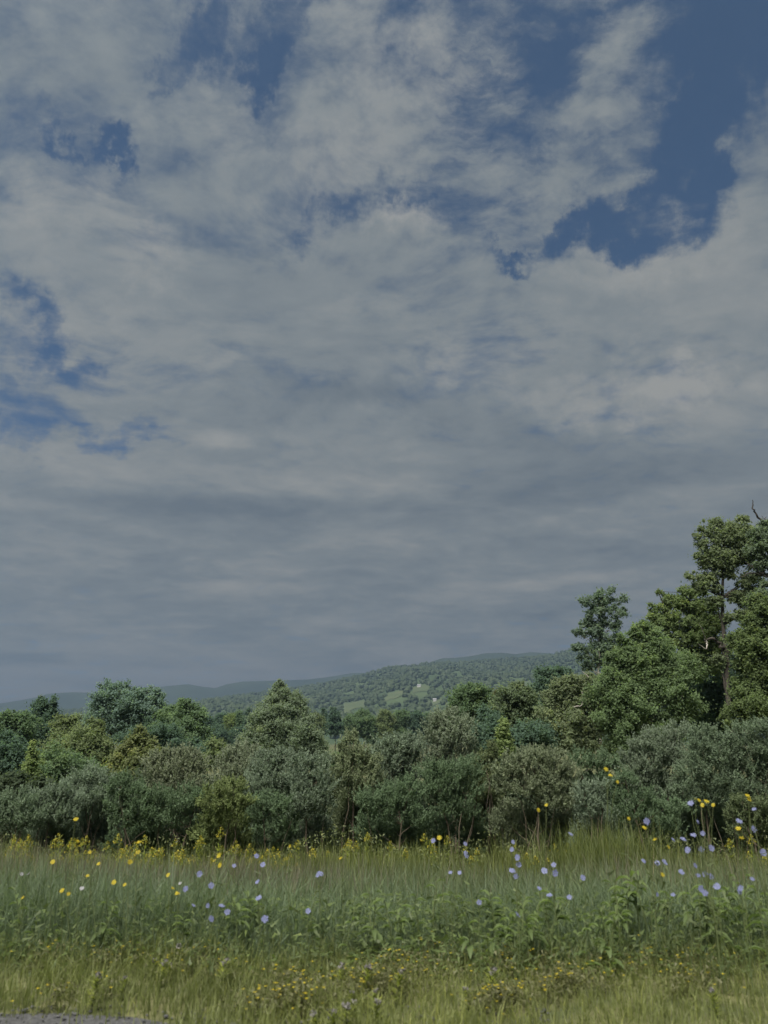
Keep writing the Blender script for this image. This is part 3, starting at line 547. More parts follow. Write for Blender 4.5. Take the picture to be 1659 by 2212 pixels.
T('tree', 'dense yellow-green tree at the right edge below the spreading limb', 'tree', 37, [(1645, 1300, 26, 18), (1665, 1320, 36, 24), (1625, 1340, 24, 16), (1645, 1362, 36, 24), (1600, 1375, 24, 16), (1690, 1370, 40, 36), (1620, 1400, 36, 24), (1655, 1420, 40, 28), (1612, 1440, 26, 24), (1650, 1470, 46, 30), (1610, 1490, 30, 26), (1640, 1520, 50, 30), (1690, 1490, 40, 50), (1600, 1545, 40, 26)], (.098, .124, .052), 5.2, group=G_R, seed=26, density=1.1)
T('tree', 'shaded understorey tree behind the tall bare trunk', 'tree', 50, [(1530, 1470, 40, 30), (1570, 1500, 34, 40), (1500, 1510, 40, 36), (1545, 1545, 50, 36), (1600, 1400, 30, 30), (1590, 1450, 34, 36)], DARK, 5.0, group=G_R, seed=27)
# --- shrubs at the meadow edge (front row)
SG, SG2, SG3 = (.150, .175, .118), (.128, .156, .096), (.104, .138, .074)
def shrub(label, D, lobes, c=SG, **k):
    x0 = min(l[0] - l[2] * .6 for l in lobes); x1 = max(l[0] + l[2] * .6 for l in lobes); yb = max(l[1] + l[3] * .5 for l in lobes)
    rs = np.random.default_rng(int(k.get('seed', 0)) + 900); lobes = list(lobes); foot = k.pop('foot', 1832)
    while yb < foot:
        nx = max(2, int((x1 - x0) / 44)); 
        for j in range(nx):
            if rs.uniform() < .92: lobes.append((x0 + (j + .5 + rs.uniform(-.25, .25)) * (x1 - x0) / nx, yb + rs.uniform(4, 18), 24 + rs.uniform(0, 12), 16 + rs.uniform(0, 6), .9))
        yb += 27
    k.setdefault('stems', 4); k.setdefault('lpx', 4.7); k.setdefault('density', 1.0); k.setdefault('clump', .40)
    return tree('shrub', label, 'shrub', D, lobes, c, style='shoot', bark=M_TWIG, group=G_S, trunk_r=.035, trunk_name='stem', crown_name='foliage', **k)
shrub('low grey-green shrub at the left edge of the meadow', 21, [(10, 1745, 30, 24), (45, 1738, 34, 26), (-20, 1760, 30, 30), (25, 1775, 46, 24), (60, 1772, 34, 22)], SG2, seed=40)
shrub('pale feathery-topped shrub second from the left', 22, [(110, 1722, 34, 22), (80, 1735, 30, 22), (140, 1730, 34, 24), (100, 1760, 46, 24), (140, 1762, 30, 20)], SG, seed=41)
shrub('taller feathery shrub above the dark hollow on the left', 23, [(185, 1682, 34, 18), (215, 1690, 24, 20), (160, 1702, 30, 20), (205, 1718, 44, 24), (240, 1735, 26, 22), (185, 1745, 40, 18)], SG, seed=42)
shrub('green shrub with ragged leafy boughs right of the dark hollow', 22, [(262, 1702, 30, 20), (290, 1722, 34, 22), (255, 1745, 26, 18), (305, 1755, 34, 20), (270, 1772, 30, 14), (330, 1780, 20, 14)], SG3, seed=43)
shrub('round-topped shrub with blond shoots below the rounded green tree', 25, [(362, 1632, 24, 16), (398, 1634, 28, 16), (345, 1655, 30, 22), (385, 1662, 40, 24), (425, 1655, 26, 20), (360, 1695, 44, 28), (410, 1700, 40, 26)], (.170, .178, .112), seed=44)
shrub('dark leafy shrub in front of the blond round-topped one', 22, [(345, 1725, 30, 20), (390, 1735, 34, 22), (430, 1722, 28, 20), (375, 1765, 40, 20), (330, 1760, 24, 18)], SG3, seed=45)
shrub('bright leafy shrub with layered yellowish boughs left of the middle', 21, [(470, 1712, 34, 16), (505, 1700, 26, 14), (450, 1735, 28, 14), (490, 1736, 38, 16), (525, 1732, 22, 14), (465, 1765, 34, 14), (510, 1762, 26, 14)], (.135, .155, .060), seed=46, lpx=5.6)
shrub('wide blond shrub below the tall pale conical tree, left part', 25, [(508, 1628, 26, 14), (535, 1624, 26, 14), (490, 1650, 26, 22), (530, 1652, 36, 24), (500, 1685, 40, 26), (555, 1668, 26, 24)], (.168, .180, .116), seed=47)
shrub('grey-green shrub directly under the tall pale conical tree', 24, [(580, 1640, 30, 16), (615, 1636, 28, 16), (565, 1665, 28, 20), (605, 1668, 40, 26), (570, 1700, 40, 26), (620, 1705, 34, 24)], SG, seed=48)
shrub('dark shaded shrub low between the layered bough shrub and the middle', 22, [(570, 1735, 30, 18), (605, 1742, 34, 20), (555, 1765, 30, 18), (620, 1775, 30, 18), (590, 1790, 30, 14)], SG3, seed=49)
shrub('pale grey shrub just left of the middle, spilling to the grass', 22, [(655, 1650, 28, 16), (690, 1652, 28, 16), (645, 1680, 28, 22), (685, 1690, 38, 26), (665, 1725, 36, 22), (650, 1755, 22, 20), (700, 1738, 28, 20)], SG, seed=50)
shrub('shrub with a tuft of upright blond shoots in the middle', 23, [(752, 1596, 7, 14), (765, 1594, 7, 14), (742, 1612, 10, 14), (770, 1626, 26, 14), (740, 1640, 26, 18), (785, 1650, 34, 20), (745, 1675, 38, 24), (790, 1690, 36, 24), (760, 1720, 42, 24)], (.165, .180, .100), seed=51)
shrub('pale silvery shrub right of the upright blond tuft', 24, [(840, 1604, 24, 12), (870, 1598, 22, 12), (820, 1622, 26, 16), (860, 1624, 34, 20), (895, 1618, 22, 18), (835, 1652, 36, 24), (880, 1660, 36, 26), (850, 1690, 40, 26)], SG, seed=52)
shrub('dark green shrub low in the middle with shaded hollows', 21.5, [(800, 1728, 34, 20), (845, 1722, 36, 20), (885, 1708, 28, 24), (830, 1755, 38, 18), (880, 1748, 34, 18), (905, 1765, 24, 16)], SG3, seed=53)
shrub('tall grey shrub with upright wands, highest right of the middle', 25, [(955, 1545, 14, 12), (975, 1543, 14, 12), (940, 1562, 20, 16), (972, 1566, 30, 18), (1000, 1572, 20, 18), (935, 1592, 24, 20), (975, 1598, 38, 24), (1010, 1605, 22, 22), (940, 1630, 34, 24), (990, 1635, 36, 24)], (.165, .182, .120), seed=54)
shrub('deep green shrub at the foot of the tall grey one', 22, [(935, 1668, 32, 22), (980, 1676, 36, 24), (1020, 1670, 26, 24), (950, 1705, 36, 22), (1000, 1712, 36, 22), (965, 1742, 34, 20), (1005, 1750, 26, 22)], SG3, seed=55)
shrub('yellowish green leafy shrub between the tall grey and the rounded shrub', 23, [(1040, 1640, 16, 14), (1060, 1635, 14, 12), (1050, 1665, 22, 20), (1035, 1700, 24, 20), (1062, 1620, 12, 12)], (.098, .112, .050), seed=56, lpx=6.2)
shrub('rounded speckled shrub with bare arching stems below, right half', 21, [(1155, 1632, 34, 14), (1190, 1636, 32, 14), (1115, 1645, 28, 16), (1090, 1665, 28, 18), (1140, 1665, 40, 20), (1200, 1662, 38, 22), (1232, 1680, 22, 20), (1085, 1695, 26, 18), (1130, 1700, 36, 18), (1180, 1698, 38, 20), (1225, 1710, 26, 18), (1195, 1728, 34, 14)], (.155, .168, .100), seed=57, stems=8, lpx=5.2)
shrub('small grey-green shrub beside the yellow-green tall grass', 20, [(1270, 1705, 22, 14), (1300, 1700, 18, 14), (1260, 1725, 22, 16), (1295, 1728, 26, 16), (1275, 1748, 28, 14)], SG, seed=58)
shrub('shrub in shade behind the highest yellow flower', 27, [(1290, 1650, 28, 20), (1325, 1655, 24, 22), (1300, 1685, 26, 18), (1250, 1645, 20, 18)], SG3, seed=59)
shrub('broad silvery shrub with wispy top right of the highest yellow flower', 22, [(1420, 1590, 30, 14), (1465, 1582, 34, 16), (1385, 1610, 28, 16), (1430, 1618, 40, 20), (1365, 1640, 26, 20), (1410, 1650, 42, 24), (1470, 1640, 38, 26), (1380, 1685, 38, 24), (1430, 1695, 40, 24)], (.160, .182, .122), seed=60)
shrub('dense dull green shrub filling the right side under the tall trunk', 21, [(1520, 1585, 32, 16), (1550, 1600, 30, 18), (1505, 1625, 34, 24), (1555, 1640, 40, 26), (1500, 1670, 38, 26), (1550, 1690, 42, 26), (1480, 1715, 38, 22), (1530, 1730, 40, 20)], SG2, seed=61)
shrub('shrub at the right edge with a dark hollow behind the yellow cluster', 21, [(1610, 1580, 34, 18), (1650, 1572, 30, 18), (1600, 1615, 34, 24), (1650, 1615, 40, 26), (1610, 1660, 40, 26), (1665, 1665, 40, 34), (1600, 1705, 34, 20), (1650, 1715, 34, 26)], SG2, seed=62)
shrub('low round-leaved shrub at the right edge above the blue flowers', 19.5, [(1605, 1735, 26, 14), (1640, 1742, 26, 16), (1590, 1760, 24, 14), (1630, 1768, 30, 14), (1665, 1770, 26, 18)], (.092, .108, .052), seed=63, lpx=5.6)
shrub('low green shrub in front of the broad silvery one', 20, [(1350, 1690, 24, 18), (1340, 1720, 24, 16), (1390, 1728, 34, 18), (1440, 1745, 36, 18), (1370, 1752, 30, 14)], SG3, seed=64)

for i, x in enumerate((30, 200, 300, 430, 570, 700, 830, 930, 1080, 1210, 1330, 1450, 1600)):  # added filler shrubs: dark leaf colour stands in for shade in the gaps
    tree('shrub', 'shrub coloured dark for shade, added behind the front row of shrubs', 'shrub', 28 + (i % 3), [(x + dx, 1700 + dy, 48, 30) for dx, dy in ((-50, 10), (0, 0), (50, 12), (-30, 50), (35, 52), (0, 95), (-60, 92), (60, 95))],
         (.050, .064, .036), lpx=9.0, density=.8, group='added shrubs coloured dark for shade behind the front row', bark=M_TWIG, seed=80 + i, trunk_r=.04, stems=6, trunk_name='stem', crown_name='foliage', twigs=False)

# ------------------------------------------------------------------ grass and meadow plants
def blades(mb, x, y, h, wdt, lean, tint, segs=(0, .4, .75, 1), z=None, curl=1.0):
    n = len(x); z = ground_z(x, y) if z is None else z
    a = rng.uniform(0, 2 * math.pi, n); dx, dy = np.cos(a), np.sin(a)
    face = a + math.pi / 2 + rng.normal(0, .5, n); wx, wy = np.cos(face), np.sin(face)
    rows = []
    for t in segs:
        k = lean * h * t ** 2 * curl; zz_ = z + h * (t - .35 * lean * t ** 3)
        cx, cy_ = x + dx * k, y + dy * k; ww = wdt * (1 - t ** 1.5 * .92) * .5
        rows.append(np.stack([np.stack([cx - wx * ww, cy_ - wy * ww, zz_], -1), np.stack([cx + wx * ww, cy_ + wy * ww, zz_], -1)], 1))
    m = len(segs); v = np.stack(rows, 1).reshape(n, m * 2, 3)
    f = np.array([(2 * i, 2 * i + 1, 2 * i + 3, 2 * i + 2) for i in range(m - 1)])
    mb.quads(v.reshape(-1, 3), (f[None] + (np.arange(n) * 2 * m)[:, None, None]).reshape(-1, 4), np.repeat(tint, m - 1))
def halfw(y): return y * .56 + 1.6
def spread(n, y0, y1, pw=1.0):
    y = y0 + (y1 - y0) * rng.uniform(0, 1, n) ** pw; x = rng.uniform(-1, 1, n) * halfw(y); return x, y
def pnoise(x, y, f, seed):
    r_ = np.random.default_rng(seed); o = 0
    for k in range(5):
        th = r_.uniform(0, 6.28); o = o + np.sin((x * math.cos(th) + y * math.sin(th)) * f * r_.uniform(.6, 1.8) + r_.uniform(0, 6.28))
    return o / 5 * 1.4
def grass(name, label, n, y0, y1, h0, h1, w_, lean, color, pw=1.0, keepf=None, hf=None, tint0=.45, segs=(0, .4, .75, 1)):
    nt = n // 22; tx, ty = spread(nt, y0, y1, pw); ti = rng.integers(0, nt, n); ts = .035 + .012 * y0
    x = tx[ti] + rng.normal(0, ts, n); y = ty[ti] + rng.normal(0, ts, n); th = rng.uniform(.72, 1.25, nt)[ti]; tt_ = rng.normal(0, .12, nt)[ti]
    lone = rng.uniform(0, 1, n) < .3; lx, ly = spread(n, y0, y1, pw); x = np.where(lone, lx, x); y = np.where(lone, ly, y)
    if keepf is not None: k = rng.uniform(0, 1, n) < keepf(x, y); x, y, th, tt_ = x[k], y[k], th[k], tt_[k]
    h = rng.uniform(h0, h1, len(x)) * th * (1 + .25 * pnoise(x, y, 1.6, 3))
    if hf is not None: h = h * hf(x, y)
    mb = MB(); blades(mb, x, y, h, rng.uniform(.7, 1.3, len(x)) * w_, rng.uniform(.1, 1, len(x)) * lean, np.clip(tint0 + tt_ + .16 * pnoise(x, y, 1.1, 5) + rng.normal(0, .14, len(x)), 0, 1), segs)
    o = mb.build(name, M_GRASS, color=color); tag(o, label, kind='stuff'); return o
# near verge: short yellow-green mat, then the tall fine grass, then the sloping meadow
left_tuft = lambda x, y: np.where((y < 5.45), np.clip(.62 + 1.0 * pnoise(x * 1.0, y * .4, 4.2, 9) + np.clip((x + 1.4) / .6, -.15, 1) + np.clip((y - 5.12) / .15, -.35, .6), .02, 1), 1.0)
grass('short_grass', 'short yellow-green grass along the gravel', 34000, 4.7, 6.9, .06, .19, .006, .7, (.150, .174, .062), keepf=left_tuft, segs=(0, .5, 1))
grass('tall_grass', 'tall soft grey-green grass on the verge', 32000, 6.3, 10.2, .34, .60, .0075, 1.0, (.106, .146, .084), pw=1.3, segs=(0, .5, 1), hf=lambda x, y: np.clip((y - 6.1) / .9, .35, 1) * np.where(x > 1.5, .9, 1))
grass('meadow_grass', 'olive meadow grass sloping down to the shrubs', 28000, 8.6, 16, .36, .60, .010, .6, (.106, .134, .064), segs=(0, .5, 1))
grass('far_meadow_grass', 'yellow-green rough grass at the foot of the shrubs', 22000, 14.5, 24, .42, .78, .017, .4, (.116, .138, .042), segs=(0, .5, 1))
grass('dry_grass', 'brown seeding grass heads over the meadow', 15000, 8.6, 13.5, .50, .66, .009, .35, (.145, .132, .098), keepf=lambda x, y: np.clip(.40 + pnoise(x, y * .6, .8, 21), .03, 1), segs=(0, .5, 1))
# low leafy ground cover between the mat and the tall grass
n = 16000; x, y = spread(n, 5.9, 7.6); k = rng.uniform(0, 1, n) < np.clip(.55 + .5 * pnoise(x, y, 1.5, 31) + .25 * np.clip(x / 2, -1, 1), .1, 1); x, y = x[k], y[k]; n = len(x)
mb = MB(); hh_ = rng.uniform(.04, .34, n) * np.clip((y - 5.6) / 1.2, .25, 1); ax = unit(rng.normal(0, 1, (n, 3)) * np.array([1, 1, .5])); nr = unit(rng.normal(0, .5, (n, 3)) + np.array([0, -.2, 1]))
mb.leaves(np.stack([x, y, ground_z(x, y) + hh_], -1), ax, nr, rng.uniform(.03, .085, n), rng.uniform(.014, .03, n), np.clip(rng.normal(.42, .18, n), 0, 1))
tag(mb.build('ground_cover', M_GRASS, color=(.095, .130, .045)), 'low leafy weeds between the short and the tall grass', kind='stuff')

# rank leafy growth under the shrubs
n = 9000; x, y = spread(n, 17.5, 21.0); hh_ = rng.uniform(0, 1, n) ** 1.3 * (.75 + .35 * pnoise(x, y, 1.2, 41)); mb = MB()
mb.leaves(np.stack([x, y, ground_z(x, y) + hh_ + .05], -1), unit(rng.normal(0, 1, (n, 3)) + np.array([0, 0, .5])), unit(rng.normal(0, .6, (n, 3)) + np.array([0, -.4, .8])), rng.uniform(.05, .10, n), rng.uniform(.02, .04, n), np.clip(rng.normal(.45, .18, n), 0, 1))
tag(mb.build('undergrowth', M_GRASS, color=(.125, .150, .062)), 'rank leafy growth under the shrubs', kind='stuff')
# ---- flower builders: positions are measured blooms, each plant rooted in the ground below them
def head_mesh(name, R_, npet, mat, centre=True, seed=0):
    r = np.random.default_rng(seed); mb = MB()
    for k in range(npet):
        a = 2 * math.pi * k / npet + r.uniform(-.1, .1); Rk = R_ * r.uniform(.85, 1.08); da = math.pi / npet * 1.05
        tip = r.uniform(-.1, .25) * R_
        P = lambda rr, aa, z: (rr * math.cos(aa), rr * math.sin(aa), z)
        mb.quads([P(R_ * .08, a, 0), P(Rk * .75, a - da, tip * .6 + .001 * k / npet), P(Rk, a, tip), P(Rk * .75, a + da, tip * .6)], [(0, 1, 2, 3)], r.uniform(.2, .9))
    mb.tris([(0, 0, -R_ * .55)] + [(R_ * .22 * math.cos(t), R_ * .22 * math.sin(t), .0) for t in np.linspace(0, 6.283, 7)[:-1]] + [(0, 0, R_ * .12)],
            [(0, 1 + (i + 1) % 6, 1 + i) for i in range(6)] + [(7, 1 + i, 1 + (i + 1) % 6) for i in range(6)], .5)
    return mb.mesh(name, mat)
BLUE_H = [head_mesh('chicory_head', .0245, 15, M_BLUE, seed=i) for i in range(4)]
YEL_H = [head_mesh('hawkweed_head', .020, 18, M_YELLOW, seed=i + 9) for i in range(4)]
WHI_H = [head_mesh('daisy_head', .018, 16, M_WHITE, seed=i + 19) for i in range(3)]
def flower_plant(name, label, cat, group, heads, D, meshes, seed, tilt=.9, leafy=5, scale=1.0):
    r = np.random.default_rng(seed)
    pts = [at(px, py, D + r.uniform(-.07, .07))[0] for px, py in heads]
    lowest = min(pts, key=lambda p: p[2]); mean = np.mean(pts, axis=0)
    bx = mean[0] + r.uniform(-.06, .06); root = np.array([bx, D, float(ground_z(bx, D))])
    o = thing(name, root, label, cat, group)
    top = max(pts, key=lambda p: p[2]); sb = MB()
    main = bend(root, top, 9, .10, r); sb.tube(main, np.linspace(.0042, .0016, 9), 5)
    for p in pts:
        if p is top: continue
        zf = root[2] + (p[2] - root[2]) * r.uniform(.45, .8); j = int(np.argmin(np.abs(main[:, 2] - zf)))
        sb.tube(bend(main[j], p, 5, .15, r), np.linspace(.0026, .0013, 5), 4)
    sb.build('stem', M_STEM, o, smooth=True)
    if leafy:
        lb = MB(); m = leafy * 3; j = r.integers(0, 7, m); c = main[j] + r.normal(0, .035, (m, 3)); lb.leaves(c, unit(r.normal(0, 1, (m, 3)) + np.array([0, 0, .3])), unit(r.normal(0, .5, (m, 3)) + np.array([0, 0, 1])), r.uniform(.04, .11, m), r.uniform(.010, .022, m), r.uniform(.2, .7, m))
        lb.build('foliage', M_GRASS, o, color=(.10, .13, .055))
    for p in pts:
        h = bpy.data.objects.new('flower_head', meshes[r.integers(len(meshes))]); col.objects.link(h); h.parent = o; h.location = p - root
        h.rotation_euler = (tilt + r.uniform(-.6, .6), r.uniform(-.7, .7), r.uniform(-.7, .7)); s_ = scale * r.uniform(.7, 1.15); h.scale = (s_, s_, s_)
    return o
G_C = 'blue chicory plants in the meadow'
CH = [
 ([(1233, 1802)], 6.6, 'chicory with one round bloom standing high below the rounded speckled shrub'),
 ([(1108, 1819), (1106, 1835)], 6.7, 'chicory with two small blooms against the dark hollow right of the middle'),
 ([(1118, 1852), (1121, 1868), (1106, 1881), (1115, 1893)], 6.0, 'chicory with four blooms stacked in a column right of the middle'),
 ([(1176, 1881), (1196, 1868), (1199, 1886)], 6.3, 'chicory with three blooms between the stacked column and the lone round bloom'),
 ([(1259, 1896)], 6.2, 'chicory with a single bloom low beneath the lone high round bloom'),
 ([(1165, 1919), (1187, 1934), (1230, 1938)], 5.9, 'chicory with three blooms in a descending row below the stacked column'),
 ([(1118, 1976)], 5.7, 'chicory with the lowest single bloom right of the middle'),
 ([(1419, 1932), (1454, 1933)], 6.1, 'chicory with two dim blooms low in the grass left of the right-hand cluster'),
 ([(1492, 1735), (1507, 1775), (1498, 1804), (1518, 1800)], 5.6, 'tallest chicory with four blooms just left of the tall yellow cluster'),
 ([(1397, 1774)], 6.0, 'chicory with one tilted bloom above a small yellow flower, over the tall yellow-green grass'),
 ([(1454, 1814), (1476, 1813)], 6.0, 'chicory with a bloom and a dim bud left of the tallest chicory'),
 ([(1486, 1836), (1515, 1834), (1537, 1832)], 5.7, 'chicory with three broad blooms side by side under the tallest chicory'),
 ([(1390, 1860), (1420, 1864), (1436, 1863)], 6.0, 'chicory with flat blooms in a row at the left of the right-hand cluster'),
 ([(1502, 1870), (1472, 1884)], 5.8, 'chicory with one big and one thin bloom in the middle of the right-hand cluster'),
 ([(1523, 1888), (1535, 1893), (1508, 1891)], 5.9, 'chicory with overlapping wide blooms right of the big single one'),
 ([(1514, 1920), (1523, 1929), (1549, 1915)], 5.6, 'chicory with a double bloom and a third to its right, low in the right-hand cluster'),
 ([(1598, 1926), (1600, 1918)], 5.6, 'chicory with a large double bloom lowest at the right'),
 ([(1625, 1899)], 5.9, 'chicory with a thin dim bloom near the right edge'),
 ([(1649, 1842)], 5.7, 'chicory with a bloom cut by the right edge of the meadow view'),
 ([(1629, 1748), (1597, 1774), (1628, 1791)], 5.7, 'tall chicory with three blooms near the right edge by the drooping yellow flower'),
 ([(554, 1849), (568, 1868)], 6.3, 'chicory with two blooms one above the other, highest left of the middle'),
 ([(556, 1905), (559, 1940)], 6.1, 'chicory with two widely spaced blooms on one stem left of the middle'),
 ([(572, 1985)], 5.8, 'chicory with one round bloom lowest left of the middle'),
 ([(666, 1968)], 5.9, 'chicory with a small bloom alone between the left blooms and the middle'),
 ([(692, 1887), (687, 1890)], 6.3, 'chicory with a ragged bloom alone above the dark grass tuft'),
 ([(936, 1816)], 6.6, 'chicory with one bloom beside a yellow flower against the dark shrubs'),
 ([(1005, 1823), (1007, 1849), (1006, 1842)], 6.5, 'chicory with small faint blooms up one stem just right of the middle'),
 ([(993, 1885), (973, 1885)], 6.2, 'chicory with a pair of level blooms just right of the middle'),
 ([(1035, 1949)], 5.8, 'chicory with one flat bloom low just right of the middle'),
 ([(431, 1888), (506, 1870)], 6.4, 'chicory with two far-apart blooms at the back of the left group'),
 ([(456, 1913), (401, 1920)], 6.2, 'chicory with a round and a slanted bloom in the left group'),
 ([(418, 1956)], 6.0, 'chicory with one bloom at the left of the low left row'),
 ([(449, 1956), (479, 1957), (491, 1970)], 6.0, 'chicory with three small blooms in the low left row'),
 ([(456, 1985)], 5.8, 'chicory with one flat slanted bloom lowest of the left group')]
for i, (hd, D, lab) in enumerate(CH): flower_plant('chicory_plant', lab, 'wildflower', G_C, hd, D, BLUE_H, 200 + i)
G_Y = 'yellow hawkweed plants in the meadow'
YL = [
 ([(1309, 1662), (1319, 1675), (1334, 1689)], 6.2, 'tallest yellow hawkweed, its top bloom rising into the shrubs'),
 ([(1180, 1739), (1163, 1750)], 6.5, 'yellow hawkweed in front of the bare stems of the rounded shrub'),
 ([(1358, 1768)], 6.2, 'yellow hawkweed with one flat bloom over the tall yellow-green grass'),
 ([(1392, 1788)], 6.1, 'yellow hawkweed with one small bloom under a tilted blue one'),
 ([(1503, 1726), (1517, 1739), (1541, 1739), (1526, 1731), (1510, 1729)], 5.8, 'yellow hawkweed with a cluster of four large blooms at the right'),
 ([(1615, 1719), (1618, 1726)], 5.8, 'yellow hawkweed with a drooping bloom near the right edge'),
 ([(1595, 1790), (1602, 1810)], 5.9, 'yellow hawkweed with two blooms between blue ones near the right edge'),
 ([(1431, 1890)], 6.1, 'yellow hawkweed with one bloom low among the flat blue row'),
 ([(1444, 1830), (1415, 1813)], 6.3, 'yellow hawkweed with two thin flat blooms left of the tallest chicory'),
 ([(164, 1770), (168, 1817)], 6.3, 'tall yellow hawkweed with two blooms against the dark hollow at the left'),
 ([(300, 1819), (298, 1841)], 6.6, 'yellow hawkweed with two blooms one above the other by the left shrubs'),
 ([(114, 1862)], 6.4, 'yellow hawkweed with one slanted bloom near the left edge'),
 ([(213, 1866), (194, 1841)], 6.4, 'yellow hawkweed with a slanted bloom and a small one above it at the left'),
 ([(281, 1862), (269, 1911)], 6.3, 'yellow hawkweed with a small and a big bloom far apart at the left'),
 ([(363, 1890), (373, 1919), (383, 1930)], 6.2, 'yellow hawkweed with three blooms left of the left blue group'),
 ([(473, 1848), (463, 1859), (475, 1869)], 6.4, 'yellow hawkweed with three close blooms above the left blue group'),
 ([(148, 1931), (134, 1924)], 6.1, 'yellow hawkweed with two slanted blooms low at the left'),
 ([(49, 1939)], 6.1, 'yellow hawkweed with one bloom lowest near the left edge'), ([(189, 1892), (246, 1906)], 6.3, 'yellow hawkweed with two small blooms in the brown grass at the left'),
 ([(949, 1810)], 6.6, 'yellow hawkweed touching a blue bloom against the dark middle shrubs'),
 ([(626, 1828)], 6.7, 'yellow hawkweed with one bloom high beside the dark shrubs left of the middle'),
 ([(736, 1854)], 6.5, 'yellow hawkweed with one bloom alone at the middle')]
for i, (hd, D, lab) in enumerate(YL): flower_plant('hawkweed_plant', lab, 'wildflower', G_Y, hd, D, YEL_H, 300 + i, tilt=.75, leafy=3)
WH = [([(47, 1888), (62, 1887)], 6.3, 'white daisy with two blooms at the left edge'), ([(177, 1919)], 6.1, 'white daisy with one bloom low at the left among yellow ones'), ([(389, 1908)], 6.2, 'faint white daisy beside the left blue group')]
for i, (hd, D, lab) in enumerate(WH): flower_plant('daisy_plant', lab, 'wildflower', 'white daisies on the left', hd, D, WHI_H, 350 + i, leafy=2)

# ---- low yellow trefoil in the verge, goldenrod along the shrubs, pale clover, broad-leaved weeds
def clone(src, loc, rz, sc_):
    r_ = src.copy(); col.objects.link(r_); r_.location = loc; r_.rotation_euler = (0, 0, rz); r_.scale = (sc_,) * 3
    for ch in src.children: c_ = ch.copy(); col.objects.link(c_); c_.parent = r_
    return r_
def trefoil(seed, label, group, mat, nb):
    r = np.random.default_rng(seed); o = thing('trefoil_clump', (0, 0, 0), label, 'wildflower', group)
    lb = MB(); m = 110; rr = np.abs(r.normal(0, .11, m)); a = r.uniform(0, 6.28, m); c = np.stack([rr * np.cos(a), rr * np.sin(a), r.uniform(.01, .13, m)], -1)
    lb.leaves(c, unit(r.normal(0, 1, (m, 3))), unit(r.normal(0, .5, (m, 3)) + np.array([0, 0, 1])), r.uniform(.018, .04, m), r.uniform(.010, .018, m), r.uniform(.1, .7, m)); lb.build('foliage', M_GRASS, o, color=(.125, .130, .060))
    for k in range(nb):
        rr, a = abs(r.normal(0, .11)), r.uniform(0, 6.28); c = np.array([rr * math.cos(a), rr * math.sin(a), r.uniform(.07, .15)]); fb = MB()
        for q in range(4):
            t = q * 1.57 + r.uniform(0, 1); ax = np.array([[math.cos(t), math.sin(t), .35]]); fb.leaves(c[None] + ax * .006, unit(ax), np.array([[0, 0, 1.]]), [.014], [.012], [r.uniform(.2, .9)])
        fb.build('blossom', mat, o)
    return o
protos = [trefoil(400 + i, 'low clump of small yellow trefoil in the verge', 'yellow trefoil clumps in the verge', M_YELLOW, 2 + i) for i in range(4)]
pl_ = []
for (cx, cy, sx_, sy_, n_, wh) in ((700, 2110, 90, 30, 14, 'in the dense patch left of the pale clover'), (880, 2095, 110, 35, 15, 'in the dense patch right of the pale clover'), (600, 2150, 60, 30, 8, 'in the dark hollow at the bottom left of the middle'), (1090, 2140, 60, 25, 9, 'in the small patch at the bottom right of the middle'), (1230, 2120, 80, 25, 10, 'in the patch below the broad-leaved weeds on the right'), (420, 2075, 120, 25, 8, 'in the thin patch below the left blue flowers'), (200, 2060, 110, 25, 7, 'in the brownish patch near the left edge'), (1000, 2060, 120, 22, 7, 'high in the verge just right of the middle'), (1400, 2110, 100, 30, 7, 'scattered low on the right'), (1300, 2060, 120, 20, 4, 'among the broad-leaved weeds on the right'), (560, 2185, 90, 15, 4, 'lowest in the verge by the gravel'), (160, 2120, 120, 30, 3, 'in the bleached short grass at the left'), (1500, 2060, 80, 20, 3, 'in the bare soil patch near the right edge')):
    for k in range(n_): pl_.append((rng.normal(cx, sx_ * .6), rng.normal(cy, sy_ * .6), 'small yellow trefoil clump ' + wh))
for i, (px, py, wh) in enumerate(pl_):
    dd = ray(px, min(py, 2196)); t = (CAMZ - .10) / -dd[2]; p = dd * t; p[1] = min(max(p[1], 5.2), 7.2)
    p = np.array([p[0], p[1], float(ground_z(p[0], p[1]))])
    if i < 4: o = protos[i]; o.location = p; o.rotation_euler = (0, 0, rng.uniform(0, 6))
    else: o = clone(protos[i % 4], p, rng.uniform(0, 6), rng.uniform(.8, 1.15))
    o['label'] = wh
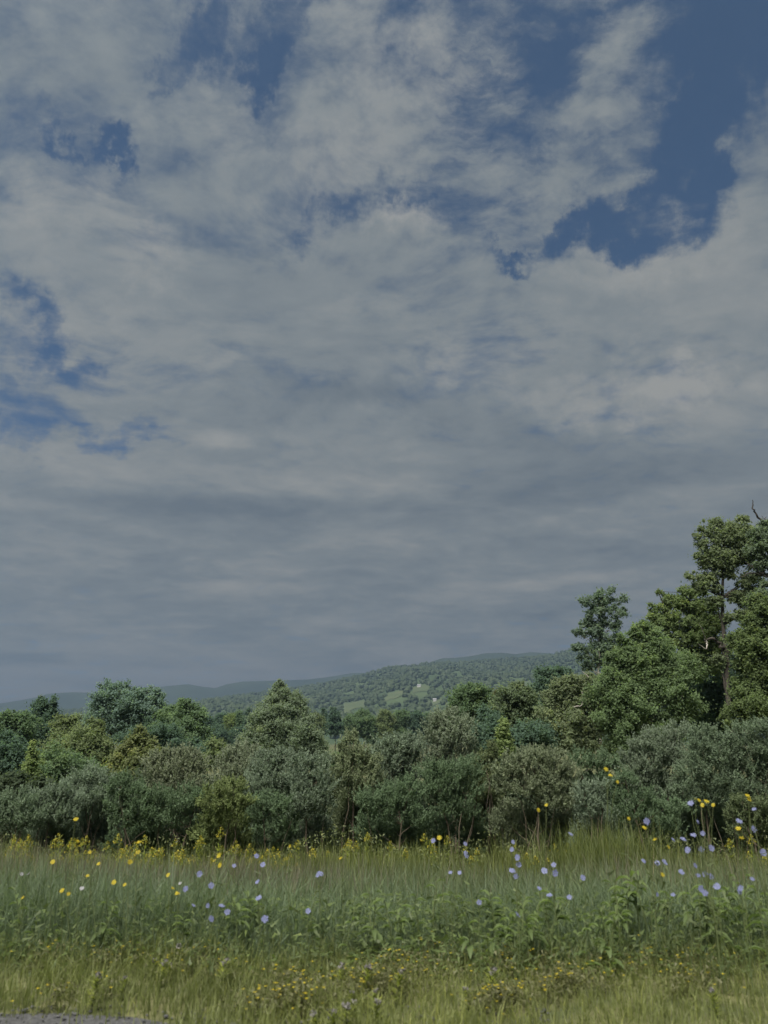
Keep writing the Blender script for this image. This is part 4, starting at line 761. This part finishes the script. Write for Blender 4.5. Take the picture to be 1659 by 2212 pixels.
def spike_plant(name, seed, label, cat, group, h, mat, mode):
    r = np.random.default_rng(seed); o = thing(name, (0, 0, 0), label, cat, group)
    top = np.array([r.uniform(-.06, .06), r.uniform(-.06, .06), h]); st = bend(np.zeros(3), top, 7, .08, r); sb = MB(); sb.tube(st, np.linspace(.005, .002, 7), 4); sb.build('stem', M_STEM, o)
    lb = MB(); m = 46; t = r.uniform(.1, .95, m); base = np.stack([np.interp(t, np.linspace(0, 1, 7), st[:, k]) for k in range(3)], -1); a = r.uniform(0, 6.28, m); ax = np.stack([np.cos(a), np.sin(a), r.uniform(.1, .9, m)], -1); ax = unit(ax)
    lb.leaves(base + ax * .05, ax, unit(np.stack([-np.cos(a) * .4, -np.sin(a) * .4, np.ones(m)], -1)), r.uniform(.07, .13, m), r.uniform(.014, .026, m), r.uniform(.2, .9, m)); lb.build('foliage', M_GRASS, o, color=(.165, .195, .050))
    fb = MB()
    if mode == 'plume':
        m = 60; t = r.uniform(0, 1, m); a = r.uniform(0, 6.28, m); rr = .10 * (1.1 - t) * r.uniform(.3, 1, m); c = top + np.stack([rr * np.cos(a), rr * np.sin(a), -.12 + .15 * t], -1)
    else:
        m = 26; a = r.uniform(0, 6.28, m); rr = .03 * np.sqrt(r.uniform(0, 1, m)); c = top + np.stack([rr * np.cos(a), rr * np.sin(a), r.uniform(-.02, .02, m)], -1)
    fb.leaves(c, unit(r.normal(0, 1, (m, 3))), unit(r.normal(0, .6, (m, 3)) + np.array([0, -.4, .8])), r.uniform(.018, .036, m), r.uniform(.014, .024, m), r.uniform(0, 1, m)); fb.build('flower_plume' if mode == 'plume' else 'flower_head', mat, o, kind='stuff')
    return o
M_GOLD = petal_mat('golden_plume', (0.16, 0.17, 0.03), (0.32, 0.27, 0.025))
gp = [spike_plant('goldenrod_plant', 500 + i, 'goldenrod with a yellow plume in the band along the shrubs', 'wildflower', 'goldenrod along the foot of the shrubs', .56 + .10 * i, M_GOLD, 'plume') for i in range(4)]
k = 0
for (x0, x1, y0, y1, n_, wh) in ((-30, 330, 13.5, 18.5, 50, 'below the shrubs at the left edge'), (250, 480, 14, 18.5, 34, 'below the layered bough shrub left of the middle'), (450, 760, 15, 19, 30, 'below the pale grey shrub left of the middle'), (760, 1000, 16, 19, 10, 'below the dark green shrub in the middle'), (1000, 1250, 15, 19, 14, 'below the rounded speckled shrub'), (1560, 1690, 13, 17, 5, 'below the round-leaved shrub at the right edge')):
    for q in range(n_):
        D = rng.uniform(y0, y1); x = at(rng.uniform(x0, x1), 1830, D)[0][0]; p = np.array([x, D, float(ground_z(x, D))])
        if k < 4: o = gp[k]; o.location = p
        else: o = clone(gp[k % 4], p, rng.uniform(0, 6), rng.uniform(.8, 1.15))
        o['label'] = 'yellow-green goldenrod ' + wh
        k += 1
cp = [spike_plant('clover_plant', 520 + i, 'pale mauve clover head in the verge grass', 'wildflower', 'pale clover in the verge', .20 + .04 * i, M_MAUVE, 'head') for i in range(3)]
for k, (px, py) in enumerate([(330, 2045), (352, 2062), (395, 2035), (365, 2048), (265, 2085), (205, 2105), (785, 2070), (792, 2080), (735, 2085), (765, 2105), (770, 2130), (800, 2120), (720, 2150), (750, 2160), (690, 2170), (820, 2140), (480, 2070), (855, 2095), (1010, 2105), (1060, 2090), (1540, 2120)]):
    dd = ray(px, py); t = (CAMZ - .2) / -dd[2]; p = dd * t; p = np.array([p[0], p[1], float(ground_z(p[0], p[1]))])
    o = cp[k] if k < 3 else clone(cp[k % 3], p, 0, 1)
    o.location = p; o.rotation_euler = (0, 0, rng.uniform(0, 6)); o.scale = (rng.uniform(.5, .75),) * 3
    o['label'] = 'pale mauve clover head ' + ('in the bleached grass near the left edge' if px < 300 else 'below the left blue flowers' if px < 500 else 'near the right edge of the verge' if px > 1200 else 'right of the dense trefoil in the verge' if px > 840 else 'amid the dense yellow trefoil at the bottom middle')
def weed(seed, label, group):
    r = np.random.default_rng(seed); o = thing('broadleaf_weed', (0, 0, 0), label, 'plant', group)
    st = bend(np.zeros(3), np.array([r.uniform(-.08, .08), r.uniform(-.08, .08), .42]), 6, .1, r); sb = MB(); sb.tube(st, np.linspace(.006, .002, 6), 5); sb.build('stem', M_STEM, o)
    for q in range(11):
        z = r.uniform(.05, 1.0); b0 = np.array([np.interp(z, np.linspace(0, 1, 6), st[:, kk]) for kk in range(3)]); a = r.uniform(0, 6.28); L = r.uniform(.08, .15) * (1.15 - .5 * z); W = L * r.uniform(.26, .38); up = r.uniform(.3, 1.0)
        d_ = np.array([math.cos(a), math.sin(a), 0]); s_ = np.array([-math.sin(a), math.cos(a), 0]); v = []
        for t, wq in ((0, .12), (.3, .9), (.6, 1.0), (.85, .55), (1, .05)):
            c = b0 + d_ * L * t + np.array([0, 0, L * (up * t - .75 * t * t)]); v += [c - s_ * W * wq * .5 + [0, 0, .012 * wq], c, c + s_ * W * wq * .5 + [0, 0, .012 * wq]]
        lb = MB(); f = []
        for k_ in range(4): f += [(3 * k_, 3 * k_ + 1, 3 * k_ + 4, 3 * k_ + 3), (3 * k_ + 1, 3 * k_ + 2, 3 * k_ + 5, 3 * k_ + 4)]
        lb.quads(v, f, r.uniform(.25, .7)); lb.build('leaf', M_GRASS, o, color=(.098, .138, .050), smooth=True)
    return o
wp = [weed(600 + i, 'broad-leaved green weed at the foot of the tall grass', 'broad-leaved weeds below the tall grass') for i in range(3)]
for k in range(54):
    px = rng.uniform(900, 1680) if k < 32 else rng.uniform(0, 900) if k < 44 else rng.uniform(1330, 1680); D = rng.uniform(6.0, 6.9); x = at(px, 2000, D)[0][0]; p = np.array([x, D, float(ground_z(x, D))])
    if k < 3: wp[k].location = p
    o = wp[k] if k < 3 else clone(wp[k % 3], p, rng.uniform(0, 6), rng.uniform(.75, 1.2) if k < 44 else rng.uniform(1.1, 1.5))
    o['label'] = ('tall ' if k >= 44 else '') + 'broad-leaved green weed ' + ('low in the middle of the verge' if 650 < px < 1060 else 'near the left edge of the verge' if px <= 650 else 'right of the middle under the stacked blue blooms' if px < 1330 else 'under the right-hand cluster of blue flowers')
# the hedge and the wood run on past both ends of the view
def run_on(src, x, y, rz):
    if src is None: return
    o = clone(src, (x, y, float(ground_z(x, y))), rz, 1.0); o['label'] = src['label'].split(' ')[0] + ' foliage continuing the hedge past the edge of the view'; o['group'] = 'growth continuing past the view'
shr = [o for o in col.objects if o.get('category') == 'shrub' and o.get('group') == G_S]; trs = [o for o in col.objects if o.get('category') == 'tree' and o.get('group') == G_R and o.name.startswith('tree')]
for i, (x, y) in enumerate(((11.7, 21), (13.6, 22.5), (16.8, 21.5), (19.2, 23), (22, 24), (-12.2, 21.5), (-14.2, 23), (-17.5, 22), (-20, 24), (-23, 24))): run_on(shr[(i * 5 + 3) % len(shr)], x, y, i * .7 + 1)
for i, (x, y) in enumerate(((23.4, 40), (26.5, 46), (19.8, 33), (32, 44), (-36, 62), (-42, 66), (-28, 46), (-48, 70))): run_on(trs[(i * 3 + 1) % len(trs)], x, y, i * .9 + .5)
# tall yellow-green grass clump before the broad silvery shrub
n = 1700; x = at(1310, 1800, 15.5)[0][0] + rng.normal(0, .55, n); y = rng.uniform(14.2, 17.0, n); mb = MB()
blades(mb, x, y, rng.uniform(.7, 1.35, n), rng.uniform(.010, .018, n), rng.uniform(.05, .5, n), np.clip(rng.normal(.6, .15, n), 0, 1)); tag(mb.build('reed_grass', M_GRASS, color=(.100, .124, .040)), 'tall yellow-green grass before the broad silvery shrub', kind='stuff')

# ------------------------------------------------------------------ haze
hb = MB(); X0, X1, Y0, Y1, Z0, Z1 = -12000, 12000, -70, 7200, -12, 580
hb.quads([(X0, Y0, Z0), (X1, Y0, Z0), (X1, Y1, Z0), (X0, Y1, Z0), (X0, Y0, Z1), (X1, Y0, Z1), (X1, Y1, Z1), (X0, Y1, Z1)],
         [(0, 3, 2, 1), (4, 5, 6, 7), (0, 1, 5, 4), (1, 2, 6, 5), (2, 3, 7, 6), (3, 0, 4, 7)])
mh = bpy.data.materials.new('haze'); mh.use_nodes = True; nh = NT(mh.node_tree)
pv = nh.n('ShaderNodeVolumePrincipled', {'Color': (0.345, 0.485, 0.70, 1), 'Density': 1.95e-4, 'Anisotropy': 0.5})
nh.t.links.new(pv.outputs[0], nh.n('ShaderNodeOutputMaterial').inputs['Volume'])
tag(hb.build('haze', mh), kind='stuff')
